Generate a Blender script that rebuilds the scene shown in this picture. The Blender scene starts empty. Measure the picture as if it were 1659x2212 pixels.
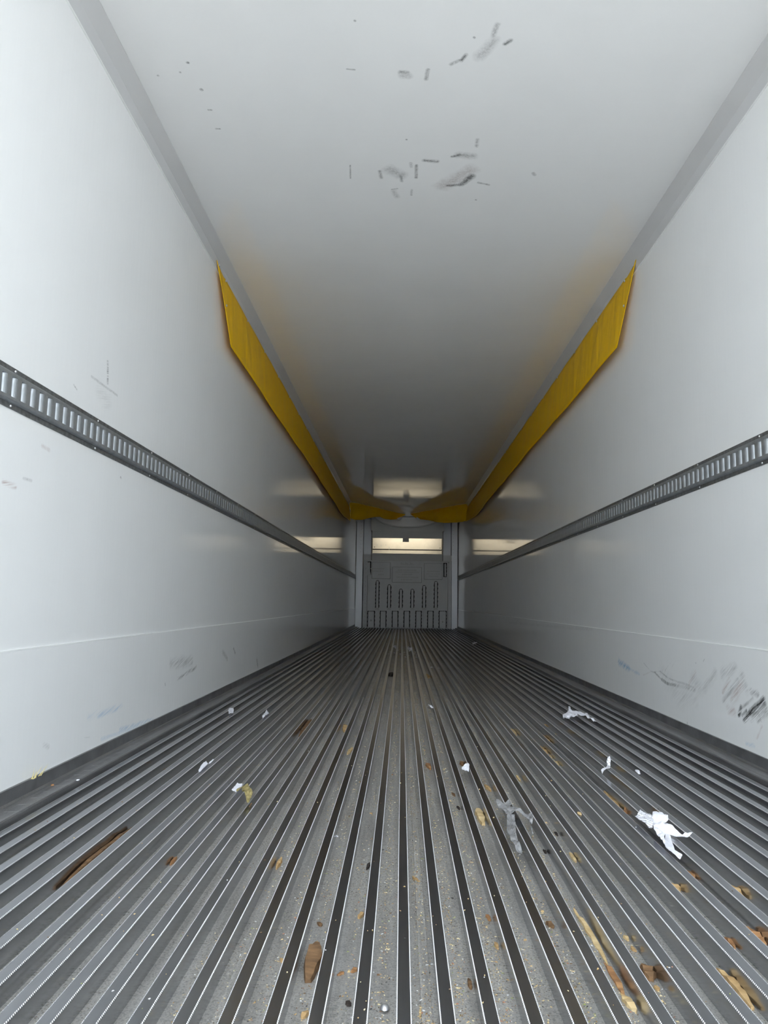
import bpy, bmesh, math, random
from mathutils import Vector, Matrix, noise

# ------------------------------------------------------------------ camera
IMG_W, IMG_H, FOCAL = 1659.0, 2212.0, 1533.0
CAM_H = 0.601                       # lens above the rib tops of the trailer floor
PITCH, YAW, ROLL = 0.12617, 0.02682, 0.015487
scene = bpy.context.scene
COL = scene.collection

_fwd = Vector((-math.sin(YAW)*math.cos(PITCH), math.cos(YAW)*math.cos(PITCH), math.sin(PITCH)))
_right = Vector((math.cos(YAW), math.sin(YAW), 0))
_up = _right.cross(_fwd)
CR = _right*math.cos(ROLL) + _up*math.sin(ROLL)
CU = -_right*math.sin(ROLL) + _up*math.cos(ROLL)
CF = _fwd
cam_data = bpy.data.cameras.new('camera')
cam_data.sensor_fit = 'VERTICAL'
cam_data.sensor_height = 36.0
cam_data.sensor_width = 36.0*IMG_W/IMG_H
cam_data.lens = 36.0*FOCAL/IMG_H
cam_data.clip_start = 0.02
cam_data.clip_end = 300
cam = bpy.data.objects.new('camera', cam_data)
COL.objects.link(cam)
cam.matrix_world = Matrix(((CR.x, CU.x, -CF.x, 0), (CR.y, CU.y, -CF.y, 0), (CR.z, CU.z, -CF.z, CAM_H), (0, 0, 0, 1)))
scene.camera = cam

# ------------------------------------------------------------------ sky and exposure
world = bpy.data.worlds.new('overcast_sky')
scene.world = world
world.use_nodes = True
bg = world.node_tree.nodes['Background']
bg.inputs['Color'].default_value = (0.84, 0.93, 1.0, 1)
bg.inputs['Strength'].default_value = 6.7
sun_data = bpy.data.lights.new('sun', 'SUN')
sun_data.energy = 15.0
sun_data.angle = math.radians(0.6)
sun_data.color = (1.0, 0.95, 0.88)
sun = bpy.data.objects.new('sun', sun_data)
COL.objects.link(sun)
sun.location = (12, 6, 15)
# high sun from the right and a little ahead: it lights the yard behind the trailer and never shines in
sun.rotation_euler = Vector((-0.62, -0.12, -0.78)).to_track_quat('-Z', 'Y').to_euler()
scene.view_settings.view_transform = 'Standard'
scene.view_settings.look = 'None'
scene.view_settings.gamma = 1.0
scene.view_settings.use_curve_mapping = False
scene.view_settings.exposure = 0.0
scene.cycles.use_denoising = True
scene.cycles.use_adaptive_sampling = True
scene.cycles.adaptive_threshold = 0.1
scene.cycles.max_bounces = 10
scene.cycles.diffuse_bounces = 7
scene.cycles.glossy_bounces = 6


def ray(px, py):
    return CF + CR*((px-IMG_W/2)/FOCAL) + CU*((IMG_H/2-py)/FOCAL)


def on_z(px, py, z):
    d = ray(px, py)
    return Vector((0, 0, CAM_H)) + d*((z-CAM_H)/d.z)


def on_x(px, py, x):
    d = ray(px, py)
    return Vector((0, 0, CAM_H)) + d*(x/d.x)


def on_y(px, py, y):
    d = ray(px, py)
    return Vector((0, 0, CAM_H)) + d*(y/d.y)


def on_vertical(px, py, a, b):
    """point of the pixel's ray on the upright plane through ground points a and b"""
    n = Vector((b[1]-a[1], -(b[0]-a[0]), 0))
    d = ray(px, py)
    o = Vector((0, 0, CAM_H))
    return o + d*((Vector((a[0], a[1], 0))-o).dot(n)/d.dot(n))


# ------------------------------------------------------------------ materials
MAT = {}


def new_mat(name):
    m = bpy.data.materials.new(name)
    m.use_nodes = True
    MAT[name] = m
    return m, m.node_tree.nodes, m.node_tree.links, m.node_tree.nodes['Principled BSDF']


def simple(name, col, rough=0.5, metal=0.0, vary=0.0, scale=8.0, col2=None, bump=0.0, bscale=60.0, spec=0.5, stretch=(1, 1, 1)):
    m, N, L, b = new_mat(name)
    b.inputs['Roughness'].default_value = rough
    b.inputs['Metallic'].default_value = metal
    b.inputs['Specular IOR Level'].default_value = spec
    tc = N.new('ShaderNodeTexCoord')
    mp = N.new('ShaderNodeMapping')
    mp.inputs['Scale'].default_value = stretch
    L.new(tc.outputs['Object'], mp.inputs['Vector'])
    nz = N.new('ShaderNodeTexNoise')
    nz.inputs['Scale'].default_value = scale
    nz.inputs['Detail'].default_value = 6
    L.new(mp.outputs['Vector'], nz.inputs['Vector'])
    rp = N.new('ShaderNodeValToRGB')
    rp.color_ramp.elements[0].position = 0.3
    rp.color_ramp.elements[1].position = 0.7
    c2 = col2 if col2 else tuple(max(0, c*(1-vary)) for c in col)
    rp.color_ramp.elements[0].color = (*c2, 1)
    rp.color_ramp.elements[1].color = (*col, 1)
    L.new(nz.outputs['Fac'], rp.inputs['Fac'])
    L.new(rp.outputs['Color'], b.inputs['Base Color'])
    if bump:
        n2 = N.new('ShaderNodeTexNoise')
        n2.inputs['Scale'].default_value = bscale
        n2.inputs['Detail'].default_value = 4
        L.new(mp.outputs['Vector'], n2.inputs['Vector'])
        bp = N.new('ShaderNodeBump')
        bp.inputs['Strength'].default_value = bump
        bp.inputs['Distance'].default_value = 0.002
        L.new(n2.outputs['Fac'], bp.inputs['Height'])
        L.new(bp.outputs['Normal'], b.inputs['Normal'])
    return m


def panel_mat(name, base, marks, ripple=(1.0, 14.0, 0.6), rough=0.2, ripple_strength=0.12, streak=0.0, grime=0.06):
    """gel-coated wall lining: gloss, long ripples of the sheet, scuffs as capsule strokes (a, b, width, strength, colour)"""
    m, N, L, b = new_mat(name)
    tc = N.new('ShaderNodeTexCoord')
    P = tc.outputs['Object']

    def math_(op, a, c=None, clamp=False):
        n = N.new('ShaderNodeMath')
        n.operation = op
        n.use_clamp = clamp
        for i, v in enumerate((a, c)):
            if v is None:
                continue
            if isinstance(v, (int, float)):
                n.inputs[i].default_value = v
            else:
                L.new(v, n.inputs[i])
        return n.outputs[0]

    def vmath(op, a, c=None, scale=None):
        n = N.new('ShaderNodeVectorMath')
        n.operation = op
        for i, v in enumerate((a, c)):
            if v is None:
                continue
            if isinstance(v, (tuple, Vector)):
                n.inputs[i].default_value = tuple(v)
            else:
                L.new(v, n.inputs[i])
        if scale is not None:
            L.new(scale, n.inputs['Scale'])
        return n

    mp = N.new('ShaderNodeMapping')
    mp.inputs['Scale'].default_value = ripple
    L.new(P, mp.inputs['Vector'])
    nz = N.new('ShaderNodeTexNoise')
    nz.inputs['Scale'].default_value = 1.0
    nz.inputs['Detail'].default_value = 1
    L.new(mp.outputs['Vector'], nz.inputs['Vector'])
    bp = N.new('ShaderNodeBump')
    bp.inputs['Strength'].default_value = ripple_strength
    bp.inputs['Distance'].default_value = 0.004
    L.new(nz.outputs['Fac'], bp.inputs['Height'])
    L.new(bp.outputs['Normal'], b.inputs['Normal'])
    b.inputs['Roughness'].default_value = rough
    b.inputs['Specular IOR Level'].default_value = 0.5
    # soft grime
    gz = N.new('ShaderNodeTexNoise')
    gz.inputs['Scale'].default_value = 2.3
    gz.inputs['Detail'].default_value = 2
    gz.inputs['Roughness'].default_value = 0.65
    L.new(P, gz.inputs['Vector'])
    mx = N.new('ShaderNodeMix')
    mx.data_type = 'RGBA'
    mx.inputs[6].default_value = (*base, 1)
    mx.inputs[7].default_value = (*[c*(1-grime) for c in base], 1)
    L.new(gz.outputs['Fac'], mx.inputs[0])
    col = mx.outputs[2]
    # breakup noise shared by the scuffs
    sz = N.new('ShaderNodeTexNoise')
    sz.inputs['Scale'].default_value = 110
    sz.inputs['Detail'].default_value = 6
    sz.inputs['Roughness'].default_value = 0.75
    L.new(P, sz.inputs['Vector'])
    sbreak = math_('MULTIPLY', math_('SUBTRACT', sz.outputs['Fac'], 0.27), 3.0, True)
    # drawn-out streaks along the direction most scrapes took
    smp = N.new('ShaderNodeMapping')
    smp.inputs['Rotation'].default_value = (-streak, 0, 0)
    L.new(P, smp.inputs['Vector'])
    smq = N.new('ShaderNodeMapping')
    smq.inputs['Scale'].default_value = (1, 7, 150)
    L.new(smp.outputs['Vector'], smq.inputs['Vector'])
    stn = N.new('ShaderNodeTexNoise')
    stn.inputs['Scale'].default_value = 1.0
    stn.inputs['Detail'].default_value = 5
    stn.inputs['Roughness'].default_value = .7
    L.new(smq.outputs['Vector'], stn.inputs['Vector'])
    stbreak = math_('MULTIPLY', math_('SUBTRACT', stn.outputs['Fac'], 0.40), 5.0, True)
    wob = N.new('ShaderNodeTexNoise')
    wob.inputs['Scale'].default_value = 18
    wob.inputs['Detail'].default_value = 3
    L.new(P, wob.inputs['Vector'])
    wv = vmath('SUBTRACT', wob.outputs['Color'], (0.5, 0.5, 0.5))
    for a, c, w, st, mc in marks:
        a, c = Vector(a), Vector(c)
        ab = c-a
        if ab.length < 1e-4:
            ab = Vector((0, 0.001, 0.001))
        ws = N.new('ShaderNodeVectorMath')
        ws.operation = 'SCALE'
        L.new(wv.outputs[0], ws.inputs[0])
        ws.inputs['Scale'].default_value = w*0.9
        pw = vmath('ADD', P, ws.outputs[0])
        d = vmath('SUBTRACT', pw.outputs[0], tuple(a))
        t = math_('MULTIPLY', vmath('DOT_PRODUCT', d.outputs[0], tuple(ab)).outputs['Value'], 1.0/ab.length_squared, True)
        pr = N.new('ShaderNodeVectorMath')
        pr.operation = 'SCALE'
        pr.inputs[0].default_value = tuple(ab)
        L.new(t, pr.inputs['Scale'])
        dist = vmath('LENGTH', vmath('SUBTRACT', d.outputs[0], pr.outputs[0]).outputs[0]).outputs['Value']
        fall = math_('SUBTRACT', 1.0, math_('DIVIDE', dist, w), True)
        wide = w >= .012
        fac = math_('MULTIPLY', math_('MULTIPLY', math_('POWER', fall, 1.1 if wide else 0.6), stbreak if (wide and streak) else sbreak), st*(1.9 if wide else 1.25), True)
        mk = N.new('ShaderNodeMix')
        mk.data_type = 'RGBA'
        L.new(fac, mk.inputs[0])
        L.new(col, mk.inputs[6])
        mk.inputs[7].default_value = (*mc, 1)
        col = mk.outputs[2]
    L.new(col, b.inputs['Base Color'])
    return m


GREY, BLACK, BLUE, RUST, PALE = (0.22, 0.22, 0.22), (0.03, 0.03, 0.03), (0.30, 0.50, 0.72), (0.36, 0.2, 0.17), (0.9, 0.9, 0.9)
XL, XR, ZC = -1.12, 1.34, 2.65


def marks_from(crop, s, plane, entries):
    out = []
    for (x0, y0), (x1, y1), w, st, c in entries:
        out.append((plane(crop[0]+x0/s, crop[1]+y0/s), plane(crop[0]+x1/s, crop[1]+y1/s), w, st, c))
    return out


wall_r = lambda x, y: on_x(x, y, XR)
wall_l = lambda x, y: on_x(x, y, XL)
ceil_p = lambda x, y: on_z(x, y, ZC)
MR = marks_from((1379, 1360), 5.925, wall_r, [
    ((80, 430), (175, 535), .006, .75, GREY), ((175, 535), (225, 550), .007, .8, GREY), ((225, 550), (310, 645), .008, .85, GREY),
    ((310, 645), (390, 690), .011, .95, GREY), ((390, 690), (480, 712), .011, .8, GREY), ((480, 712), (740, 770), .014, .4, GREY),
    ((215, 540), (290, 535), .006, .5, GREY), ((290, 535), (370, 605), .007, .75, GREY), ((370, 605), (450, 645), .007, .7, GREY),
    ((450, 645), (720, 735), .008, .5, GREY), ((175, 540), (75, 580), .007, .35, RUST),
    ((535, 305), (470, 370), .005, .6, GREY), ((490, 400), (430, 495), .005, .7, GREY), ((420, 430), (350, 530), .006, .35, GREY),
    ((945, 295), (890, 345), .004, .7, GREY), ((860, 380), (845, 410), .006, .95, BLACK), ((750, 425), (752, 432), .006, .95, BLACK),
    ((745, 530), (660, 700), .012, .35, RUST), ((720, 640), (800, 760), .05, .18, GREY), ((320, 560), (560, 900), .07, .1, GREY),
    ((1240, 490), (1100, 560), .035, .28, GREY), ((1180, 640), (1095, 790), .016, .45, RUST), ((1290, 650), (1110, 910), .02, .4, GREY),
    ((1330, 720), (1220, 900), .03, .35, RUST), ((1330, 560), (1400, 760), .03, .2, GREY), ((1000, 560), (860, 760), .03, .2, GREY),
    ((1460, 800), (1540, 820), .02, .5, GREY), ((1160, 1020), (1240, 1050), .025, .3, RUST),
    ((1480, 890), (1330, 1010), .012, .75, GREY), ((1330, 1000), (1305, 1080), .016, 1.0, BLACK), ((1400, 1040), (1345, 1090), .010, .9, BLACK),
    ((1620, 905), (1450, 1060), .020, 1.0, BLACK), ((1440, 1070), (1375, 1160), .016, 1.0, BLACK), ((1425, 1120), (1370, 1165), .014, 1.0, BLACK),
    ((1640, 960), (1480, 1110), .020, .6, GREY), ((1560, 1060), (1460, 1165), .012, .6, GREY), ((1560, 1090), (1590, 1185), .006, .7, GREY),
    ((1655, 1040), (1560, 1160), .025, .45, GREY), ((1640, 850), (1645, 890), .006, .8, BLACK),
    ((1600, 1240), (1535, 1395), .008, .4, RUST), ((330, 900), (470, 915), .005, .4, BLUE), ((470, 890), (500, 800), .005, .4, GREY),
    ((600, 850), (740, 900), .05, .12, GREY), ((1400, 1470), (1500, 1490), .012, .25, BLUE), ((640, 1200), (640, 1210), .01, .5, GREY)])
MR += marks_from((1160, 1360), 3.3246, wall_r, [((595, 235), (665, 280), .03, .55, BLUE), ((665, 280), (740, 320), .014, .4, BLUE),
    ((630, 170), (600, 235), .005, .6, GREY)])
MR += marks_from((0, 0), 1, wall_r, [((1150, 1255), (1146, 1275), .012, .6, PALE), ((1100, 1345), (1280, 1360), .02, .12, GREY)])
ML = marks_from((0, 1360), 2.9625, wall_l, [
    ((760, 640), (970, 575), .014, .5, BLUE), ((620, 550), (770, 490), .016, .28, BLUE), ((520, 692), (640, 680), .005, .5, GREY),
    ((640, 700), (900, 615), .010, .35, BLUE), ((740, 500), (560, 560), .02, .15, BLUE), ((1130, 315), (1250, 240), .014, .6, GREY), ((1050, 345), (1052, 358), .008, .9, GREY),
    ((1090, 220), (1220, 200), .04, .3, GREY), ((1500, 45), (1560, 190), .012, .7, PALE), ((1530, 150), (1545, 240), .01, .6, PALE),
    ((1640, 190), (1645, 235), .02, .7, GREY), ((1420, 140), (1450, 190), .02, .4, GREY), ((1490, 120), (1500, 150), .015, .6, GREY),
    ((270, 740), (300, 750), .012, .3, GREY), ((1100, 420), (1105, 480), .01, .5, PALE)])
ML += marks_from((0, 740), 3.95, wall_l, [((920, 170), (920, 340), .012, .5, GREY), ((780, 290), (1000, 450), .006, .35, GREY), ((630, 360), (655, 400), .004, .5, GREY),
    ((30, 1190), (130, 1230), .012, .3, RUST), ((360, 880), (420, 915), .008, .25, RUST), ((850, 420), (920, 500), .05, .1, GREY),
    ((200, 1160), (270, 1180), .006, .3, GREY), ((1030, 1150), (1032, 1154), .006, .8, GREY)])
MC = marks_from((700, 0), 3.318, ceil_p, [
    ((1245, 175), (1215, 250), .014, .4, GREY), ((1210, 300), (1120, 400), .035, .3, GREY), ((1335, 290), (1300, 315), .012, .8, GREY),
    ((1015, 395), (985, 435), .012, .7, GREY), ((965, 435), (910, 462), .010, .6, GREY), ((745, 500), (733, 568), .010, .65, GREY),
    ((545, 515), (600, 520), .012, .5, GREY), ((560, 540), (610, 545), .022, .3, GREY), ((165, 495), (220, 500), .005, .6, GREY),
    ((1060, 1262), (990, 1318), .024, .95, GREY), ((970, 1325), (890, 1330), .016, .75, GREY), ((1050, 1220), (850, 1335), .055, .3, (.3, .24, .22)),
    ((920, 1122), (970, 1112), .012, .75, GREY), ((970, 1112), (1070, 1118), .03, .35, GREY), ((720, 1150), (810, 1156), .016, .6, GREY),
    ((662, 1185), (660, 1275), .010, .75, GREY), ((620, 1170), (625, 1195), .010, .4, GREY), ((400, 1225), (410, 1275), .012, .5, GREY),
    ((470, 1215), (545, 1255), .045, .35, GREY), ((550, 1265), (558, 1300), .010, .6, GREY), ((1105, 1308), (1180, 1325), .008, .65, GREY),
    ((188, 1185), (190, 1278), .005, .7, GREY), ((485, 1358), (525, 1352), .006, .5, GREY), ((500, 1370), (522, 1410), .02, .25, GREY),
    ((628, 1360), (626, 1398), .008, .5, GREY), ((1100, 1000), (1095, 1050), .012, .35, GREY), ((1500, 1240), (1512, 1255), .01, .5, GREY),
    ((1076, 268), (1078, 270), .006, .8, GREY), ((222, 148), (223, 150), .006, .8, GREY), ((590, 1000), (591, 1001), .006, .8, GREY),
    ((1088, 1432), (1089, 1433), .006, .8, GREY)])
MC += marks_from((0, 0), 3.318, ceil_p, [((1345, 448), (1347, 449), .008, .9, GREY), ((1443, 642), (1446, 644), .009, .9, GREY), ((1495, 787), (1515, 788), .006, .7, GREY),
    ((1550, 923), (1575, 923), .006, .7, GREY), ((1290, 517), (1291, 518), .006, .7, GREY), ((1132, 541), (1133, 542), .006, .7, GREY)])

WHITE = (0.91, 0.915, 0.915)
SEAM = .444


def bounds(marks):
    lo = [min(min(a[i], c[i])-w*2.2 for a, c, w, _, _ in marks) for i in range(3)]
    hi = [max(max(a[i], c[i])+w*2.2 for a, c, w, _, _ in marks) for i in range(3)]
    return lo, hi


_a, _b = wall_r(1379+1375/5.925, 1360+1160/5.925), wall_r(1379+1620/5.925, 1360+905/5.925)
STREAK = math.atan2(_b.z-_a.z, _b.y-_a.y)
MARKED = {}
panel_mat('wall_lining', WHITE, [], ripple=(1, 45, 1.5), rough=.07, ripple_strength=.07)
panel_mat('ceiling_lining', (0.89, 0.89, 0.885), [], ripple=(2.5, 40, 1), rough=.05, ripple_strength=.10)
for nm_, mk_ in (('scuff_lining_right', [k for k in MR if k[0].z < SEAM]), ('wall_lining_right', [k for k in MR if k[0].z >= SEAM]),
                 ('scuff_lining_left', [k for k in ML if k[0].z < SEAM]), ('wall_lining_left', [k for k in ML if k[0].z >= SEAM])):
    MARKED[nm_] = (mk_, WHITE, dict(streak=(STREAK if nm_ == 'scuff_lining_right' else .25 if 'left' in nm_ else 0), ripple=(1, 45, 1.5), rough=.07, ripple_strength=.07))
MARKED['ceiling_smudged'] = (MC, (0.89, 0.89, 0.885), dict(ripple=(2.5, 40, 1), rough=.05, ripple_strength=.10))
simple('trim_white', (0.62, 0.62, 0.625), .3, 0, .05, 3)
simple('caulk', (0.85, 0.86, 0.85), .5)


def floor_metal(name, base, rough, dust_amt, dust_col, sx=30.0, var=1.0):
    m, N, L, b = new_mat(name)
    b.inputs['Metallic'].default_value = 1.0
    tc = N.new('ShaderNodeTexCoord')
    mp = N.new('ShaderNodeMapping')
    mp.inputs['Scale'].default_value = (sx, 1.2, sx)
    L.new(tc.outputs['Object'], mp.inputs['Vector'])
    st = N.new('ShaderNodeTexNoise')
    st.inputs['Scale'].default_value = 3.0
    st.inputs['Detail'].default_value = 2.5
    L.new(mp.outputs['Vector'], st.inputs['Vector'])
    sp = N.new('ShaderNodeTexNoise')
    sp.inputs['Scale'].default_value = 240
    sp.inputs['Detail'].default_value = 1.5
    L.new(tc.outputs['Object'], sp.inputs['Vector'])
    lg = N.new('ShaderNodeTexNoise')
    lg.inputs['Scale'].default_value = 4
    lg.inputs['Detail'].default_value = 2.5
    L.new(tc.outputs['Object'], lg.inputs['Vector'])
    rp = N.new('ShaderNodeValToRGB')
    rp.color_ramp.elements[0].color = (*[c*(1-.25*var) for c in base], 1)
    rp.color_ramp.elements[1].color = (*[min(1, c*(1+.15*var)) for c in base], 1)
    rp.color_ramp.elements[0].position = .3
    rp.color_ramp.elements[1].position = .7
    L.new(st.outputs['Fac'], rp.inputs['Fac'])
    mr = N.new('ShaderNodeMapRange')
    mr.inputs['To Min'].default_value = rough*(1-.25*var)
    mr.inputs['To Max'].default_value = rough*(1+.4*var)
    L.new(st.outputs['Fac'], mr.inputs['Value'])
    if dust_amt < .1:            # clean wiped metal
        L.new(rp.outputs['Color'], b.inputs['Base Color'])
        L.new(mr.outputs[0], b.inputs['Roughness'])
        return m
    # dust: speckle times large patches
    d1 = N.new('ShaderNodeMapRange')
    d1.inputs['From Min'].default_value = .5
    d1.inputs['From Max'].default_value = .68
    L.new(sp.outputs['Fac'], d1.inputs['Value'])
    d2 = N.new('ShaderNodeMapRange')
    d2.inputs['From Min'].default_value = .4
    d2.inputs['From Max'].default_value = .62
    d2.inputs['To Min'].default_value = .12
    L.new(lg.outputs['Fac'], d2.inputs['Value'])
    mu = N.new('ShaderNodeMath')
    mu.operation = 'MULTIPLY'
    L.new(d1.outputs[0], mu.inputs[0])
    L.new(d2.outputs[0], mu.inputs[1])
    ad = N.new('ShaderNodeMath')
    ad.operation = 'MULTIPLY_ADD'
    L.new(mu.outputs[0], ad.inputs[0])
    ad.inputs[1].default_value = dust_amt
    ad.inputs[2].default_value = dust_amt*.42
    ad.use_clamp = True
    mx = N.new('ShaderNodeMix')
    mx.data_type = 'RGBA'
    L.new(ad.outputs[0], mx.inputs[0])
    L.new(rp.outputs['Color'], mx.inputs[6])
    d3 = N.new('ShaderNodeTexNoise')
    d3.inputs['Scale'].default_value = 330
    d3.inputs['Detail'].default_value = 1
    L.new(tc.outputs['Object'], d3.inputs['Vector'])
    dr = N.new('ShaderNodeValToRGB')
    dr.color_ramp.elements[0].position = .34
    dr.color_ramp.elements[0].color = (.13, .11, .085, 1)
    dr.color_ramp.elements[1].position = .55
    dr.color_ramp.elements[1].color = (*dust_col, 1)
    L.new(d3.outputs['Fac'], dr.inputs['Fac'])
    L.new(dr.outputs['Color'], mx.inputs[7])
    L.new(mx.outputs[2], b.inputs['Base Color'])
    iv = N.new('ShaderNodeMath')
    iv.operation = 'SUBTRACT'
    iv.inputs[0].default_value = 1.0
    L.new(ad.outputs[0], iv.inputs[1])
    L.new(iv.outputs[0], b.inputs['Metallic'])
    rmx = N.new('ShaderNodeMix')
    L.new(ad.outputs[0], rmx.inputs[0])
    L.new(mr.outputs[0], rmx.inputs[2])
    rmx.inputs[3].default_value = .7
    L.new(rmx.outputs[0], b.inputs['Roughness'])
    return m


floor_metal('rib_aluminium', (0.45, 0.46, 0.485), .22, .05, (.35, .34, .32), var=.35)
floor_metal('trough_aluminium', (0.66, 0.66, 0.66), .32, .9, (.56, .52, .46))
floor_metal('ledge_aluminium', (0.40, 0.40, 0.41), .4, .3, (.25, .24, .22))
simple('flange_aluminium', (0.30, 0.30, 0.31), .45, .8, .35, 12)
simple('serration_aluminium', (0.62, 0.62, 0.64), .35, 1.0)
simple('track_steel', (0.52, 0.55, 0.58), .42, .85, .25, 30, bump=.1, bscale=120)
simple('track_flange_steel', (0.30, 0.31, 0.32), .45, .8, .4, 60)
simple('painted_slot_shade', (0.03, 0.03, 0.03), .8)  # shade inside the track slots, put into the colour
simple('rivet_metal', (0.75, 0.75, 0.76), .35, .9)
simple('bulkhead_grey', (0.74, 0.745, 0.75), .42, 0, .08, 4, bump=.05)
simple('bulkhead_header', (0.62, 0.625, 0.61), .4, 0, .06, 4)
simple('pilaster_grey', (0.80, 0.81, 0.83), .35, .1, .05, 4)
simple('cover_white', (0.88, 0.88, 0.88), .4)
simple('cream_panel', (0.80, 0.77, 0.68), .4, 0, .10, 9, bump=.03)
simple('dark_gap', (0.03, 0.03, 0.03), .7)
simple('paper_white', (0.86, 0.86, 0.93), .65, 0, .04, 40)
simple('plastic_grey', (0.50, 0.50, 0.515), .25, .4, .45, 30, bump=.3, bscale=90)
simple('wood_tan', (0.72, 0.50, 0.25), .7, 0, 0, 60, (0.45, 0.27, 0.11), bump=.4, stretch=(1, .25, 1))
simple('wood_pale', (0.83, 0.64, 0.36), .7, 0, 0, 60, (0.62, 0.43, 0.20), bump=.4, stretch=(1, .25, 1))
simple('wood_orange', (0.55, 0.30, 0.13), .7, 0, 0, 60, (0.30, 0.14, 0.06), bump=.4, stretch=(1, .25, 1))
simple('wood_brown', (0.30, 0.17, 0.08), .75, 0, 0, 70, (0.12, 0.065, 0.03), bump=.5, stretch=(1, .3, 1))
simple('dark_bark', (0.045, 0.032, 0.026), .7, 0, .4, 60, bump=.5)
simple('dry_leaf', (0.40, 0.33, 0.15), .65, 0, 0, 70, (0.16, 0.13, 0.04), bump=.3)
simple('straw', (0.80, 0.68, 0.30), .7, 0, .2, 60)
simple('ground_concrete', (0.55, 0.545, 0.53), .85, 0, .12, .8, bump=.2)
simple('shell_outside', (0.75, 0.75, 0.75), .4)

# printed paper: faint broken rows of print
m, N, L, b = new_mat('paper_printed')
b.inputs['Roughness'].default_value = .65
tc = N.new('ShaderNodeTexCoord')
wv = N.new('ShaderNodeTexWave')
wv.bands_direction = 'DIAGONAL'
wv.inputs['Scale'].default_value = 34
L.new(tc.outputs['Object'], wv.inputs['Vector'])
nz = N.new('ShaderNodeTexNoise')
nz.inputs['Scale'].default_value = 420
L.new(tc.outputs['Object'], nz.inputs['Vector'])
g1 = N.new('ShaderNodeMath'); g1.operation = 'GREATER_THAN'; g1.inputs[1].default_value = .8
L.new(wv.outputs['Fac'], g1.inputs[0])
g2 = N.new('ShaderNodeMath'); g2.operation = 'GREATER_THAN'; g2.inputs[1].default_value = .5
L.new(nz.outputs['Fac'], g2.inputs[0])
g3 = N.new('ShaderNodeMath'); g3.operation = 'MULTIPLY'
L.new(g1.outputs[0], g3.inputs[0]); L.new(g2.outputs[0], g3.inputs[1])
mx = N.new('ShaderNodeMix'); mx.data_type = 'RGBA'
mx.inputs[6].default_value = (.86, .86, .93, 1); mx.inputs[7].default_value = (.15, .15, .17, 1)
L.new(g3.outputs[0], mx.inputs[0]); L.new(mx.outputs[2], b.inputs['Base Color'])

# yellow vinyl of the air chute: a little light passes through
m, N, L, b = new_mat('yellow_vinyl')
b.inputs['Base Color'].default_value = (0.99, 0.61, 0.008, 1)
b.inputs['Roughness'].default_value = .5
b.inputs['Specular IOR Level'].default_value = .2
tr = N.new('ShaderNodeBsdfTranslucent')
tr.inputs['Color'].default_value = (0.95, 0.56, 0.02, 1)
mx = N.new('ShaderNodeMixShader')
mx.inputs[0].default_value = .14
tc = N.new('ShaderNodeTexCoord')
mp = N.new('ShaderNodeMapping'); mp.inputs['Scale'].default_value = (1, 3.5, .7)
nz = N.new('ShaderNodeTexNoise'); nz.inputs['Scale'].default_value = 2; nz.inputs['Detail'].default_value = 3
bp = N.new('ShaderNodeBump'); bp.inputs['Strength'].default_value = .7; bp.inputs['Distance'].default_value = .03
L.new(tc.outputs['Object'], mp.inputs[0]); L.new(mp.outputs[0], nz.inputs['Vector'])
L.new(nz.outputs['Fac'], bp.inputs['Height']); L.new(bp.outputs['Normal'], b.inputs['Normal'])
out = N['Material Output']
L.new(b.outputs[0], mx.inputs[1]); L.new(tr.outputs[0], mx.inputs[2]); L.new(mx.outputs[0], out.inputs['Surface'])

# crumbs carry their own colour
m, N, L, b = new_mat('crumb')
b.inputs['Roughness'].default_value = .8
at = N.new('ShaderNodeAttribute'); at.attribute_name = 'crumb_colour'
L.new(at.outputs['Color'], b.inputs['Base Color'])

m, N, L, b = new_mat('lamp_glass')
b.inputs['Base Color'].default_value = (1, .95, .85, 1)
b.inputs['Emission Color'].default_value = (1, .88, .68, 1)
b.inputs['Emission Strength'].default_value = 6


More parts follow.
